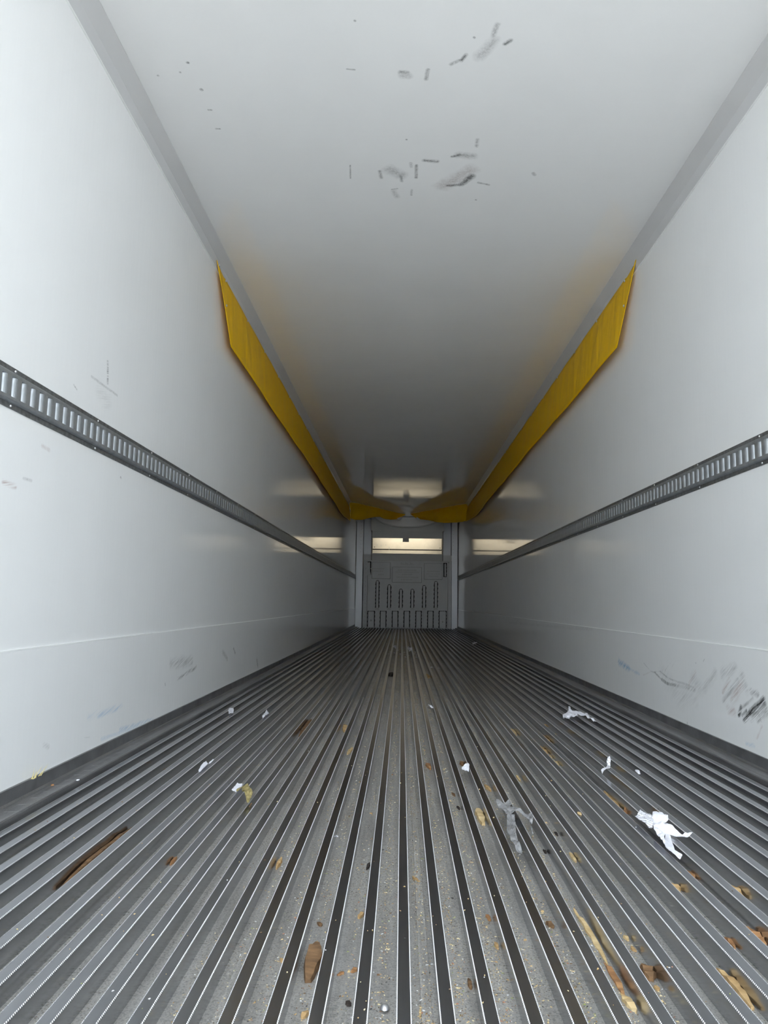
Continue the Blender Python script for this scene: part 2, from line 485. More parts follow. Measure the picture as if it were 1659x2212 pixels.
# ------------------------------------------------------------------ mesh helpers
class MB:
    def __init__(self):
        self.v, self.f = [], []

    def add(self, vs, fs):
        o = len(self.v)
        self.v += [tuple(p) for p in vs]
        self.f += [tuple(i+o for i in q) for q in fs]
        return self

    def box(self, x0, x1, y0, y1, z0, z1):
        return self.add([(x0, y0, z0), (x1, y0, z0), (x1, y1, z0), (x0, y1, z0), (x0, y0, z1), (x1, y0, z1), (x1, y1, z1), (x0, y1, z1)],
                        [(0, 3, 2, 1), (4, 5, 6, 7), (0, 1, 5, 4), (1, 2, 6, 5), (2, 3, 7, 6), (3, 0, 4, 7)])

    def prism(self, prof, y0, y1, taper=None):
        """closed profile of (x, z) swept from y0 to y1; a taper is the profile of the y1 end"""
        n = len(prof)
        q = taper or prof
        return self.add([(x, y0, z) for x, z in prof]+[(x, y1, z) for x, z in q],
                        [(i, (i+1) % n, n+(i+1) % n, n+i) for i in range(n)]+[tuple(range(n))[::-1], tuple(range(n, 2*n))])

    def dome(self, c, r, axis, hgt, n=8):
        a = Vector(axis).normalized()
        u = a.orthogonal().normalized()
        w = a.cross(u)
        c = Vector(c)
        vs = []
        for k, (rr, hh) in enumerate(((1, 0), (.8, .6), (.4, .95))):
            vs += [c+(u*math.cos(2*math.pi*i/n)+w*math.sin(2*math.pi*i/n))*r*rr+a*hgt*hh for i in range(n)]
        vs.append(c+a*hgt)
        fs = [(k*n+i, k*n+(i+1) % n, (k+1)*n+(i+1) % n, (k+1)*n+i) for k in range(2) for i in range(n)]
        fs += [(2*n+i, 2*n+(i+1) % n, 3*n) for i in range(n)]
        return self.add(vs, fs)

    def mesh(self, name, mat, smooth=False):
        me = bpy.data.meshes.new(name)
        me.from_pydata(self.v, [], self.f)
        bm = bmesh.new()
        bm.from_mesh(me)
        bmesh.ops.recalc_face_normals(bm, faces=bm.faces)
        bm.to_mesh(me)
        bm.free()
        if smooth:
            me.polygons.foreach_set('use_smooth', [True]*len(me.polygons))
        me.materials.append(MAT[mat])
        return me

    def build(self, name, mat, parent=None, smooth=False, loc=None):
        return link(name, self.mesh(name, mat, smooth), parent, loc)


def link(name, me, parent=None, loc=None):
    o = bpy.data.objects.new(name, me)
    COL.objects.link(o)
    if parent:
        o.parent = parent
    if loc is not None:
        o.location = loc
    return o


def tag(o, label=None, cat=None, group=None, kind=None):
    for k, v in (('label', label), ('category', cat), ('group', group), ('kind', kind)):
        if v:
            o[k] = v
    return o


def thing(name, label, cat, loc=(0, 0, 0), group=None):
    o = link(name, None, None, loc)
    return tag(o, label, cat, group)


# ------------------------------------------------------------------ the trailer shell
Y0, Y1 = -0.9, 17.56          # unseen rear sill, pushed back to even out the daylight falloff; front wall
TH = 0.07
gm = MB().box(-40, 40, -50, 60, -1.40, -1.28)
tag(gm.build('ground', 'ground_concrete'), 'grey concrete yard under the trailer', None, None, 'structure')



def lined(name, box, plain, marked, parent=None):
    """box whose faces inside the scuffed stretch carry the scuffed lining"""
    o = MB().box(*box).build(name, plain, parent)
    marks, base, kw = MARKED[marked]
    lo, hi = bounds(marks)
    axes = [a for a in range(3) if box[2*a+1]-box[2*a] > .15]
    cuts = {a: [lo[a]+(hi[a]-lo[a])*k/5 for k in range(6)] for a in axes}
    bm = bmesh.new()
    bm.from_mesh(o.data)
    for ax in axes:
        for v in cuts[ax]:
            if box[2*ax] < v < box[2*ax+1]:
                nrm, co = [0, 0, 0], [0, 0, 0]
                nrm[ax], co[ax] = 1, v
                bmesh.ops.bisect_plane(bm, geom=bm.verts[:]+bm.edges[:]+bm.faces[:], plane_co=co, plane_no=nrm)
    slots = {}
    for f in bm.faces:
        c = f.calc_center_median()
        if not all(lo[a]-.02 <= c[a] <= hi[a]+.02 for a in range(3)):
            continue
        flo = [min(v.co[a] for v in f.verts) for a in range(3)]
        fhi = [max(v.co[a] for v in f.verts) for a in range(3)]
        here = [k for k in marks if all(min(k[0][a], k[1][a])-2*k[2] <= fhi[a] and max(k[0][a], k[1][a])+2*k[2] >= flo[a] for a in axes)]
        if not here:
            continue
        key = tuple(marks.index(k) for k in here)
        if key not in slots:
            nm = '%s_%d' % (marked, len(slots))
            panel_mat(nm, base, here, **kw)
            o.data.materials.append(MAT[nm])
            slots[key] = len(o.data.materials)-1
        f.material_index = slots[key]
    bm.to_mesh(o.data)
    bm.free()
    return o


wl = tag(lined('wall_left', (XL-TH, XL, Y0, Y1, -.06, ZC+.08), 'wall_lining', 'wall_lining_left'), 'white glossy lining of the left trailer wall', kind='structure')
wr = tag(lined('wall_right', (XR, XR+TH, Y0, Y1, -.06, ZC+.08), 'wall_lining', 'wall_lining_right'), 'white glossy lining of the right trailer wall', kind='structure')
ce = tag(lined('ceiling', (XL, XR, Y0, Y1, ZC, ZC+.08), 'ceiling_lining', 'ceiling_smudged'), 'white glossy trailer ceiling with dark smudges', kind='structure')
wf = tag(MB().box(XL, XR, Y1, Y1+TH, -.06, ZC).build('wall_front', 'pilaster_grey'), 'grey front wall of the trailer', kind='structure')

# scuff lining along the foot of each side wall, a seam of caulk on top
for w, s, xw, mat in ((wl, 1, XL, 'scuff_lining_left'), (wr, -1, XR, 'scuff_lining_right')):
    x1 = xw+s*.005
    lined('scuff_lining', (min(xw, x1), max(xw, x1), Y0, 17.11, .03, SEAM), 'wall_lining', mat, w)
    x1 = xw+s*.0057
    MB().box(min(xw, x1), max(xw, x1), Y0, 17.11, SEAM, SEAM+.004).build('caulk_seam', 'caulk', w)

# cove trim between wall and ceiling: two facets
for i, (s, xw) in enumerate(((1, XL), (-1, XR))):
    prof = [(xw+s*.0005, 2.536), (xw+s*.005, 2.536), (xw+s*.014, 2.588), (xw+s*.050, ZC-.005), (xw+s*.050, ZC-.0005), (xw+s*.0005, ZC-.0005)]
    t = MB().prism(prof, Y0, 17.11).build('trim_%d' % (i+1), 'trim_white')
    tag(t, 'grey white cove trim along the %s edge of the ceiling' % ('left', 'right')[i], kind='structure')
    MB().box(min(xw, xw+s*.006), max(xw, xw+s*.006), Y0, 17.11, 2.532, 2.5358).build('caulk_bead', 'caulk', t)

# floor: trough sheet, long ribs with serrated edges
PITCH_R, X_R0, DEPTH = .064, .0105, .038
RIBS = [X_R0+PITCH_R*k for k in range(-16, 20)]
fl = tag(MB().box(XL, XR, Y0, Y1, -.07, -DEPTH).build('floor', 'trough_aluminium'), 'ribbed aluminium duct floor of the trailer', kind='structure')
hw, hb = .01075, .0097
rib_me = MB().prism([(-hb, -DEPTH), (-hb, -.004), (-hw, -.0028), (-hw, -.0006), (-hw+.0008, 0), (hw-.0008, 0), (hw, -.0006), (hw, -.0028), (hb, -.004), (hb, -DEPTH)],
                    Y0, 17.155).mesh('rib', 'rib_aluminium')
sb = MB()
y = .97
while y < 4.6:
    for s in (-1, 1):
        x0, x1 = s*(hw-.0016), s*(hw+.0008)
        xm = (x0+x1)/2
        sb.add([(x0, y-.0018, -.0004), (x1, y-.0018, -.0012), (x1, y+.0018, -.0012), (x0, y+.0018, -.0004), (xm, y, .0013)],
               [(0, 1, 4), (1, 2, 4), (2, 3, 4), (3, 0, 4), (3, 2, 1, 0)])
    y += .0046
ser_me = sb.mesh('serrated_edge', 'serration_aluminium')
far_ser = MB()
for s in (-1, 1):
    x0, x1 = sorted((s*(hw-.0004), s*(hw+.0003)))
    far_ser.box(x0, x1, 4.6, 17.155, -.0015, .0002)
far_me = far_ser.mesh('rolled_edge', 'serration_aluminium')
for x in RIBS:
    r = link('rib', rib_me, fl, (x, 0, 0))
    link('serrated_edge', ser_me, r)
    link('rolled_edge', far_me, r)
# joints between floor extrusions: a low step in every fifth trough
joint_me = MB().prism([(-.0045, -DEPTH), (-.004, -DEPTH+.004), (.012, -DEPTH+.004), (.0125, -DEPTH)], Y0, 17.155).mesh('joint_strip', 'trough_aluminium')
for k in range(1, 35, 5):
    link('joint_strip', joint_me, fl, (RIBS[k]+PITCH_R*.5, 0, 0))

# dark flange and tread ledge at the foot of the walls
for i, (s, xw) in enumerate(((1, XL), (-1, XR))):
    prof = [(xw+s*.0052, .058), (xw+s*.010, .058), (xw+s*.012, .020), (xw+s*.016, .014), (xw+s*.068, .010), (xw+s*.070, .006), (xw+s*.070, -DEPTH), (xw+s*.0052, -DEPTH)]
    bb = MB().prism(prof, Y0, 17.155).build('baseboard_'+('left', 'right')[i], 'ledge_aluminium')
    tag(bb, 'dark aluminium flange and ledge along the %s wall foot' % ('left', 'right')[i], kind='structure')
    MB().box(min(xw+s*.0105, xw+s*.0125), max(xw+s*.0105, xw+s*.0125), Y0, 17.155, .020, .0575).build('flange_face', 'flange_aluminium', bb)
    # raised tread bars on the ledge
    if i == 0:
        tb = MB().box(-.018, .018, -.010, .010, 0, .0005).mesh('tread_bar', 'ledge_aluminium')
        for k in range(36):
            o = link('tread_bar', tb, bb, (xw+s*.045, 1.75+.07*k, .0112))
            o.rotation_euler = (0, s*.077, .5)


# ------------------------------------------------------------------ cargo tracks
def cargo_track(label, s, xw, ystart):
    root = thing('cargo_track', label, 'cargo track', (xw, Y0, 1.19))
    off = Vector((xw, Y0, 1.19))
    zt, zb = 1.249, 1.129

    def P(o, y, z):
        return Vector((xw+s*o, y, z))-off
    ya, yb = Y0+.03, 17.10

    def strip(mb, o0, z0, o1, z1):
        mb.add([P(o0, ya, z0), P(o0, yb, z0), P(o1, yb, z1), P(o1, ya, z1)], [(0, 1, 2, 3)])
    fm = MB()
    for z0, z1 in ((1.233, zt), (zb, 1.145)):
        a, c = P(.0005, ya, z0), P(.003, yb, z1)
        fm.box(min(a.x, c.x), max(a.x, c.x), a.y, c.y, a.z, c.z)
    fm.build('mounting_flange', 'track_flange_steel', root)
    rm = MB()
    for pts in ([(.003, 1.2335), (.008, 1.2325), (.0135, 1.2295), (.0145, 1.226), (.0145, 1.2185), (.0105, 1.2175)],
                [(.003, 1.1445), (.008, 1.1455), (.0135, 1.1485), (.0145, 1.152), (.0145, 1.1595), (.0105, 1.1605)]):
        for (o0, z0), (o1, z1) in zip(pts, pts[1:]):
            strip(rm, o0, z0, o1, z1)
    rm.build('rail', 'track_steel', root)
    bk = MB()
    a, c = P(.0005, ya, 1.146), P(.0015, yb, 1.232)
    bk.box(min(a.x, c.x), max(a.x, c.x), a.y, c.y, a.z, c.z)
    bk.build('slot_shade_strip', 'painted_slot_shade', root)  # near-black strip paints the slots' inner shade over the light wall

    def bar(mb, y0):
        prof = [(0, .0025), (.002, .0065), (.005, .0100), (.009, .0126), (.014, .0140), (.020, .0144), (.0365, .0144), (.0385, .0138), (.0392, .011)]
        for (u0, o0), (u1, o1) in zip(prof, prof[1:]):
            mb.add([P(o0, y0+u0, 1.160), P(o1, y0+u1, 1.160), P(o1, y0+u1, 1.218), P(o0, y0+u0, 1.218)], [(0, 1, 2, 3)])
        for zz in (1.160, 1.218):   # end tabs that join the rail
            mb.add([P(.0144, y0+.012, zz), P(.0144, y0+.0392, zz), P(.012, y0+.0392, zz+(-.002 if zz < 1.19 else .002)), P(.012, y0+.012, zz+(-.002 if zz < 1.19 else .002))], [(0, 1, 2, 3)])
    k0 = -math.floor((ystart-ya-.01)/.0508)
    base = MB()
    bar(base, 0)
    me = base.mesh('slot_bar', 'track_steel', True)
    far = MB()
    k = k0
    while ystart+k*.0508 < yb-.05:
        yy = ystart+k*.0508
        if yy < 9.6:
            o = link('slot_bar', me, root, (0, yy, 0))
        else:
            bar(far, yy)
        k += 1
    fo = far.build('slot_bar_row', 'track_steel', root, True)
    fo['kind'] = 'stuff'
    rv = MB().dome((0, 0, 0), .0045, (s, 0, 0), .003).mesh('rivet', 'rivet_metal', True)
    yy = ystart+.02
    while yy < yb-.1:
        for zz in (1.241, 1.137):
            link('rivet', rv, root, P(.003, yy+(.0 if zz > 1.2 else -.01), zz))
        yy += .5588
    return root


cargo_track('dark steel slotted cargo track on the left wall', 1, XL, 1.925)
cargo_track('dark steel slotted cargo track on the right wall', -1, XR, 2.627)


# ------------------------------------------------------------------ yellow air chute
def grid(pts):
    """pts[i][j] -> vertices and quads"""
    n, m_ = len(pts), len(pts[0])
    vs = [p for row in pts for p in row]
    fs = [(i*m_+j, (i+1)*m_+j, (i+1)*m_+j+1, i*m_+j+1) for i in range(n-1) for j in range(m_-1)]
    return vs, fs


def sheet_obj(name, pts, mat, parent, org, thick=.002):
    vs, fs = grid(pts)
    o = MB().add([Vector(v)-org for v in vs], fs).build(name, mat, parent, True)
    sm = o.modifiers.new('thickness', 'SOLIDIFY')
    sm.thickness = thick
    sm.offset = 0
    return o


def lerp_poly(poly, t):
    x = t*(len(poly)-1)
    i = min(int(x), len(poly)-2)
    f = x-i
    return Vector(poly[i]).lerp(Vector(poly[i+1]), f)


def air_chute(label, s, xw, seed, topz, botz, corner, centre, top_px, bot_px, tag_px):
    org = Vector((xw+s*.03, 4.0, 2.55))
    root = thing('air_chute', label, 'air chute', org)
    rnd = random.Random(seed)
    y_end = corner[1]+.02
    NU, NV = 130, 14
    pts = []
    for i in range(NU+1):
        u = (i/NU)**1.35
        row = []
        for j in range(NV+1):
            v = j/NV
            # free end slants from the top tip back to the lower corner
            ys = 3.91+.30*v
            yy = ys+(y_end-ys)*u
            zt = topz+.002*math.sin(yy*10.3)*(1 if yy > 4.6 else 0)
            if yy < 4.12:
                zt = topz+.02*(4.12-yy)/.2
            zb = botz+.006*math.sin(yy*1.7+seed)-.03*max(0, min(1, (yy-9.5)/2.5))+.12*max(0, (yy-12.4)/2.1)
            if v < .02 and 3.93 < yy < 4.1:
                zt -= .012
            z = zt+(zb-zt)*v
            hang = .012+.035*v**.8
            fold = .0025*v*math.sin(yy*5.1+1.3*seed)+.004*v*noise.noise(Vector((yy*2.1, v*1.5, seed*3.7)))
            fold += .008*math.sin(v*math.pi)*max(0, 1-abs(yy-4.55-.25*v)/.12)
            xo = max(.009, hang+fold)
            if v == 0:
                xo = .0135
            row.append((xw+s*xo, yy, z))
        pts.append(row)
    sheet_obj('side_panel', pts, 'yellow_vinyl', root, org)
    # front flap: from the corner to the middle of the front, rising to the ceiling
    pts = []
    n = 44
    for i in range(n+1):
        u = i/n
        tx, ty = lerp_poly([(*p, 0) for p in top_px], u).xy
        bx, by = lerp_poly([(*p, 0) for p in bot_px], u).xy
        a, b_ = on_vertical(tx, ty, corner, centre), on_vertical(bx, by, corner, centre)
        a.z = min(a.z, ZC-.004)
        row = []
        nrm = Vector((centre[1]-corner[1], corner[0]-centre[0], 0)).normalized()
        for j in range(9):
            v = j/8
            p = a.lerp(b_, v)
            p += nrm*(.05*math.sin(v*math.pi)*(noise.noise(Vector((u*7, v*2, seed)))+.35*math.sin(u*23+v*3)))*(1-u*.6)
            row.append(p)
        pts.append(row)
    sheet_obj('front_flap', pts, 'yellow_vinyl', root, org)
    # rivets every two feet along the top, one at the tip, one low on the free edge
    rv = MB().dome((0, 0, 0), .009, (s, 0, 0), .005).mesh('rivet', 'rivet_metal', True)
    ys = [3.955]+[4.115+.621*k for k in range(17)]
    for yy in ys:
        if yy < y_end-.1:
            link('rivet', rv, root, Vector((xw+s*.0165, yy, topz-.012+(.02 if yy < 4 else 0)))-org)
    link('rivet', rv, root, Vector((xw+s*.040, 4.07, topz-.19))-org)
    # white care tag at the inner end
    ps = [on_vertical(x, y, corner, centre)-Vector((0, .03, 0)) for x, y in tag_px]
    back = [p+Vector((0, .004, 0)) for p in ps]
    n = len(ps)
    MB().add([p-org for p in ps+back], [tuple(range(n)), tuple(range(n, 2*n))[::-1]]+[(i, (i+1) % n, n+(i+1) % n, n+i) for i in range(n)]).build('white_tag', 'paper_white', root)
    return root


air_chute('yellow vinyl air chute hanging along the left side of the ceiling', 1, XL, 1, 2.552, 2.150, (-1.095, 14.45), (.03, 16.5),
          [(754.3, 1085), (778.8, 1087.6), (804, 1091.8), (829.4, 1096), (854.7, 1102), (875.8, 1110.4)],
          [(757, 1119.7), (768, 1123), (782, 1123), (796, 1119.5), (808, 1117), (821, 1116.3), (829.4, 1120.5), (844.6, 1122.6), (857, 1121.8), (867.4, 1117), (875.8, 1111.6)],
          [(857.7, 1119.7), (867.4, 1116.3), (868, 1120.5), (861.5, 1124.7)])
air_chute('yellow vinyl air chute hanging along the right side of the ceiling', -1, XR, 2, 2.562, 2.165, (1.315, 14.5), (.15, 16.45),
          [(1013, 1088), (985.5, 1091), (956, 1097), (930.6, 1101), (901, 1104.5), (887.6, 1110.4)],
          [(1006, 1125), (999.8, 1127), (985.5, 1128.5), (961, 1129.8), (944, 1128), (927, 1123.9), (907.8, 1121.8), (899.4, 1119.7), (887.6, 1111.4)],
          [(899.4, 1116.7), (907.8, 1121.8), (900.2, 1121.3)])

# ------------------------------------------------------------------ front bulkhead
BY = 17.10                               # front face of the moulded panel
C2 = (760.0, 1120.0, 6.38)


def bp_(x, y, Y=BY):
    p = on_y(C2[0]+x/C2[2], C2[1]+y/C2[2], Y)
    return p.x, max(p.z, .004)


def scallop(x0, x1, z0, z1, sides='LR', step=.085, amp=.010, round_top=False):
    """outline with a sawtooth on the chosen sides, counter-clockwise seen from the rear doors"""
    pts = []

    def edge(a, b, on):
        L_ = math.hypot(b[0]-a[0], b[1]-a[1])
        n = max(1, int(L_/step)) if on else 1
        nx, nz = (b[1]-a[1])/L_, -(b[0]-a[0])/L_
        for i in range(n):
            t0 = i/n
            pts.append((a[0]+(b[0]-a[0])*t0, a[1]+(b[1]-a[1])*t0))
            if on:
                t1 = (i+.78)/n
                pts.append((a[0]+(b[0]-a[0])*t1+nx*amp, a[1]+(b[1]-a[1])*t1+nz*amp))
    edge((x0, z0), (x1, z0), 'B' in sides)
    edge((x1, z0), (x1, z1), 'R' in sides)
    if round_top:
        r = (x1-x0)/2
        pts.append((x1, z1))
        for i in range(1, 6):
            a = math.pi*i/6
            pts.append(((x0+x1)/2+r*math.cos(a), z1+r*math.sin(a)))
    else:
        edge((x1, z1), (x0, z1), 'T' in sides)
    edge((x0, z1), (x0, z0), 'L' in sides)
    return pts


def pad(name, outline, parent, org, proud, mat, inset=.012, y=BY):
    """raised pad: outline at the panel, smaller outline at its face"""
    cx = sum(p[0] for p in outline)/len(outline)
    cz = sum(p[1] for p in outline)/len(outline)
    hx = max(abs(p[0]-cx) for p in outline)
    hz = max(abs(p[1]-cz) for p in outline)
    top = [(cx+(p[0]-cx)*(1-inset/hx), cz+(p[1]-cz)*(1-inset/hz)) for p in outline]
    if name in ('side_rib', 'shoulder_pocket', 'air_rib', 'floor_pad', 'embossed_plate'):
        # the panel opens round the pad: a deep groove
        g = .004 if name == 'embossed_plate' else 0
        if name == 'embossed_plate':
            outline = [(cx+(p[0]-cx)*(1+g/hx), cz+(p[1]-cz)*(1+g/hz)) for p in outline]
        HOLES.append([(p[0]-org.x, p[1]-org.z) for p in outline])
        gw = (.006 if name == 'side_rib' else .017) if g == 0 else .006
        x0, x1 = min(p[0] for p in outline), max(p[0] for p in outline)
        z0, z1 = min(p[1] for p in outline), max(p[1] for p in outline)
        amp = .010 if g == 0 and name != 'side_rib' else 0
        face = [(x0+gw+amp, z0 if z0 < .02 else z0+gw), (x1-gw-amp, z0 if z0 < .02 else z0+gw), (x1-gw-amp, z1-gw-.012), (x1-gw-amp-.012, z1-gw), (x0+gw+amp+.012, z1-gw), (x0+gw+amp, z1-gw-.012)]
        if g:
            face = [(x0+gw, z0+gw), (x1-gw, z0+gw), (x1-gw, z1-gw), (x0+gw, z1-gw)]
        mb = MB().prism([(p[0]-org.x, p[1]-org.z) for p in face], -proud*.35, .0635)
        return mb.build(name, mat, parent)
    mb = MB().prism([(p[0]-org.x, p[1]-org.z) for p in top], y-proud-org.y, y+.001-org.y, [(p[0]-org.x, p[1]-org.z) for p in outline])
    return mb.build(name, mat, parent)


org = Vector((.12, BY, 0))
bk = thing('front_bulkhead', 'moulded grey plastic bulkhead against the front wall', 'bulkhead', org)
xa, xb = -.934, 1.188
# panel with a flange around it
MB().box(xa+.012-org.x, xb-.012-org.x, .064, .07, .0, 1.595).build('groove_shade_back', 'dark_gap', bk)  # black colour stands in for the unlit cavity behind the grooves
HOLES = []
MB().box(xa-org.x, xb-org.x, .068, .075, .0, 1.595).build('flange', 'bulkhead_grey', bk)
MB().box(xa+.04-org.x, xb-.04-org.x, .07, .42, .0, 1.50).build('body', 'bulkhead_grey', bk)
for nm, (p, q) in (('side_rib', (183, 205)), ('side_rib', (1322, 1342))):
    x0, x1 = bp_(p, 1480)[0], bp_(q, 1480)[0]
    z1 = 1.57
    pad(nm, scallop(x0, x1, .01, z1, 'L' if p < 500 else 'R', .1, .010), bk, org, .05, 'bulkhead_grey', .014)
# pockets at the shoulders
for (p, t, q, bb_) in ((218, 590, 265, 785), (1262, 610, 1308, 808)):
    x0, z1 = bp_(p, t)
    x1, z0 = bp_(q, bb_)
    pad('shoulder_pocket', scallop(x0, x1, z0, z1, 'L' if p < 500 else 'R', .07, .008), bk, org, .03, 'bulkhead_grey', .014)
# tall air ribs
for xc, t in ((355, 845), (517, 902), (677, 962), (835, 964), (998, 912), (1160, 857)):
    x, zt = bp_(xc, t)
    _, zb_ = bp_(xc, 1240)
    rb = pad('air_rib', scallop(x-.042, x+.042, zb_, zt-.05, 'LR', .09, .012, True), bk, org, .045, 'bulkhead_grey', .018)
    if t < 860:
        for yy in (1000, 1092):
            z = bp_(xc, yy)[1]
            MB().box(x-.02-org.x, x+.02-org.x, -.022, -.014, z-.004, z+.004).build('cross_line', 'bulkhead_header', rb)
    z = bp_(xc, 1230)[1]
    MB().box(x-.045-org.x, x+.045-org.x, -.016, .0, z-.05, z+.0).build('rib_foot', 'bulkhead_header', rb)
    if xc in (677, 835):
        MB().dome((x-org.x, -.0155, bp_(xc, 1000)[1]), .010, (0, -1, 0), .008).build('rivet', 'rivet_metal', rb, True)
# floor pads between the ribs
for x0, x1 in ((212, 313), (385, 473), (552, 637), (714, 798), (877, 960), (1041, 1124), (1198, 1305)):
    a, c = bp_(x0, 1480)[0], bp_(x1, 1480)[0]
    zt = bp_((x0+x1)/2, 1272)[1]
    pd = pad('floor_pad', scallop(a, c, .005, zt, 'LR', .08, .010), bk, org, .055, 'bulkhead_grey', .016)
    for k in range(3):
        xx = a+(c-a)*(.25+.25*k)
        MB().box(xx-.016-org.x, xx+.016-org.x, -.010, .02, zt-.010, zt-.004).build('vent_notch', 'pilaster_grey', pd)
    if x0 in (212, 1198):
        MB().dome(((a+c)/2-org.x, -.019, .16), .022, (0, -1, 0), .012).build('plug', 'bulkhead_header', pd, True)
# embossed plates
for (p, t, q, bb_, rows) in ((280, 602, 528, 830, ((.3, .4, .75), (.3, .55, .6), (.5, .75, .3))),
                            (560, 668, 960, 884, ((.5, .2, .62), (.5, .33, .78), (.5, .48, .34), (.5, .66, .70), (.5, .82, .40))),
                            (1000, 618, 1245, 842, ((.5, .5, .7), (.5, .66, .75), (.5, .8, .5)))):
    x0, z1 = bp_(p, t)
    x1, z0 = bp_(q, bb_)
    pl = pad('embossed_plate', [(x0, z0), (x1, z0), (x1, z1), (x0, z1)], bk, org, .02, 'bulkhead_grey', .012)
    rnd = random.Random(p)
    for cx, cz, w in rows:       # worn lettering in relief, too far away to read
        z = z1+(z0-z1)*cz
        x = x0+(x1-x0)*(cx-w/2)
        xe = min(x0+(x1-x0)*(cx+w/2), x1-.02)
        letters = MB()
        while x < xe:
            wl_ = rnd.uniform(.016, .030)
            letters.box(x-org.x, x+wl_-org.x, -.014, -.006, z-.014, z+.014)
            x += wl_+rnd.uniform(.008, .014)
        letters.build('relief_line', 'bulkhead_header', pl)
# panel sheet with an opening round every pad
bm = bmesh.new()
loops = [[(xa+.012-org.x, 0), (xb-.012-org.x, 0), (xb-.012-org.x, 1.595), (xa+.012-org.x, 1.595)]]+HOLES
edges, rings = [], []
for lp in loops:
    v0 = [bm.verts.new((x, 0, z)) for x, z in lp]
    v1 = [bm.verts.new((x, .0638, z)) for x, z in lp]
    edges += [bm.edges.new((v0[i], v0[(i+1) % len(v0)])) for i in range(len(v0))]
    rings.append((v0, v1))
bmesh.ops.triangle_fill(bm, edges=edges, use_beauty=True)
for v0, v1 in rings:
    n = len(v0)
    for i in range(n):
        bm.faces.new((v0[i], v0[(i+1) % n], v1[(i+1) % n], v1[i]))
bmesh.ops.recalc_face_normals(bm, faces=bm.faces)
pm = bpy.data.meshes.new('panel')
bm.to_mesh(pm)
bm.free()
pm.materials.append(MAT['bulkhead_grey'])
link('panel', pm, bk)
em = MB()
x0, z1 = bp_(672, 600)
x1, z0 = bp_(862, 650)
for k in range(9):
    cx = x0+(x1-x0)*(k+.5)/9
    em.box(cx-.014-org.x, cx+.012-org.x, -.008, .001, z0+.02, z1-.01-.02*(k % 3))
em.build('relief_emblem', 'bulkhead_header', bk)
for x, yy in ((167, 885), (1360, 920)):
    a, z = bp_(x, yy)
    MB().dome((a-org.x, .046, z), .011, (0, -1, 0), .01).build('rivet', 'rivet_metal', bk, True)

# pilasters: grey corner posts
for lab, (x0, x1) in (('left', (-1.112, -.955)), ('right', (1.192, 1.325))):
    o3 = Vector(((x0+x1)/2, 17.12, 0))
    pt = thing('corner_post', 'tall grey metal corner post %s of the bulkhead' % lab, 'post', o3)
    MB().box(x0-o3.x, x1-o3.x, 0, .42, -.02, ZC-.01).build('post_face', 'pilaster_grey', pt)
    MB().box((x0 if lab == 'left' else x1-.02)-o3.x, (x0+.02 if lab == 'left' else x1)-o3.x, -.012, .0, -.02, ZC-.01).build('post_edge', 'pilaster_grey', pt)
    hole = MB().dome((0, 0, 0), .009, (0, -1, 0), .003).mesh('rivet', 'bulkhead_header', True)
    for k in range(9):
        link('rivet', hole, pt, ((.03 if lab == 'left' else -.03), .0, 1.80+.09*k))

# upper housing: header, recess with a cream metal panel, lamp
o4 = Vector((.115, 17.10, 1.74))
hs = thing('cooling_unit_housing', 'grey cooling unit housing with a cream panel recess above the bulkhead', 'cooling unit', o4)
hx0, hx1 = -.735, .965


def hb_(name, mat, x0, x1, y0, y1, z0, z1, parent=hs):
    return MB().box(x0-o4.x, x1-o4.x, y0-o4.y, y1-o4.y, z0-o4.z, z1-o4.z).build(name, mat, parent)


for x0_, x1_ in ((xa, hx0-.013), (hx1+.013, xb)):
    hb_('shoulder_plate', 'bulkhead_grey', x0_, x1_, 17.10, 17.17, 1.597, 1.735)
hb_('lower_sill', 'bulkhead_header', hx0, hx1, 17.09, 17.14, 1.598, 1.765)
hb_('header', 'bulkhead_header', hx0, hx1, 17.06, 17.10, 2.135, 2.30)
hb_('header_lip', 'bulkhead_header', hx0, hx1, 17.045, 17.06, 2.295, 2.315)
hb_('upper_cowl', 'bulkhead_header', hx0-.03, hx1+.03, 17.07, 17.50, 2.316, ZC-.01)
hb_('dark_edge', 'dark_gap', hx0-.012, hx0, 17.07, 17.5, 1.60, 2.314)
hb_('dark_edge', 'dark_gap', hx1, hx1+.012, 17.07, 17.5, 1.60, 2.314)
pu = hb_('upper_panel', 'cream_panel', hx0, hx1, 17.495, 17.505, 1.90, 2.314)
plo = hb_('lower_panel', 'cream_panel', hx0, hx1, 17.46, 17.49, 1.60, 1.870)
hb_('panel_joint', 'dark_gap', hx0, hx1, 17.485, 17.5, 1.868, 1.902)
hb_('panel_fold', 'bulkhead_header', hx0, hx1, 17.457, 17.461, 1.826, 1.831, plo)
for x, yy in ((313, 393), (1217, 408)):
    p = on_y(760+x/6.38, 1120+yy/6.38, 17.495)
    MB().dome((p.x-o4.x, 17.495-o4.y, p.z-o4.z), .011, (0, -1, 0), .006).build('screw', 'dark_gap', pu, True)
for k, (x, yy) in enumerate(((350, 362), (405, 375), (470, 365), (515, 400), (515, 435))):
    p = on_y(760+x/6.38, 1120+yy/6.38, 17.49)
    MB().box(p.x-.006-o4.x, p.x+.006-o4.x, 0.385, .396, p.z-.02-o4.z, p.z+.02-o4.z).build('scratch', 'bulkhead_header', pu).rotation_euler = (0, 0, 0)
# sensor box under the header
hb_('sensor_box', 'bulkhead_header', .005, .155, 17.09, 17.15, 2.05, 2.14)
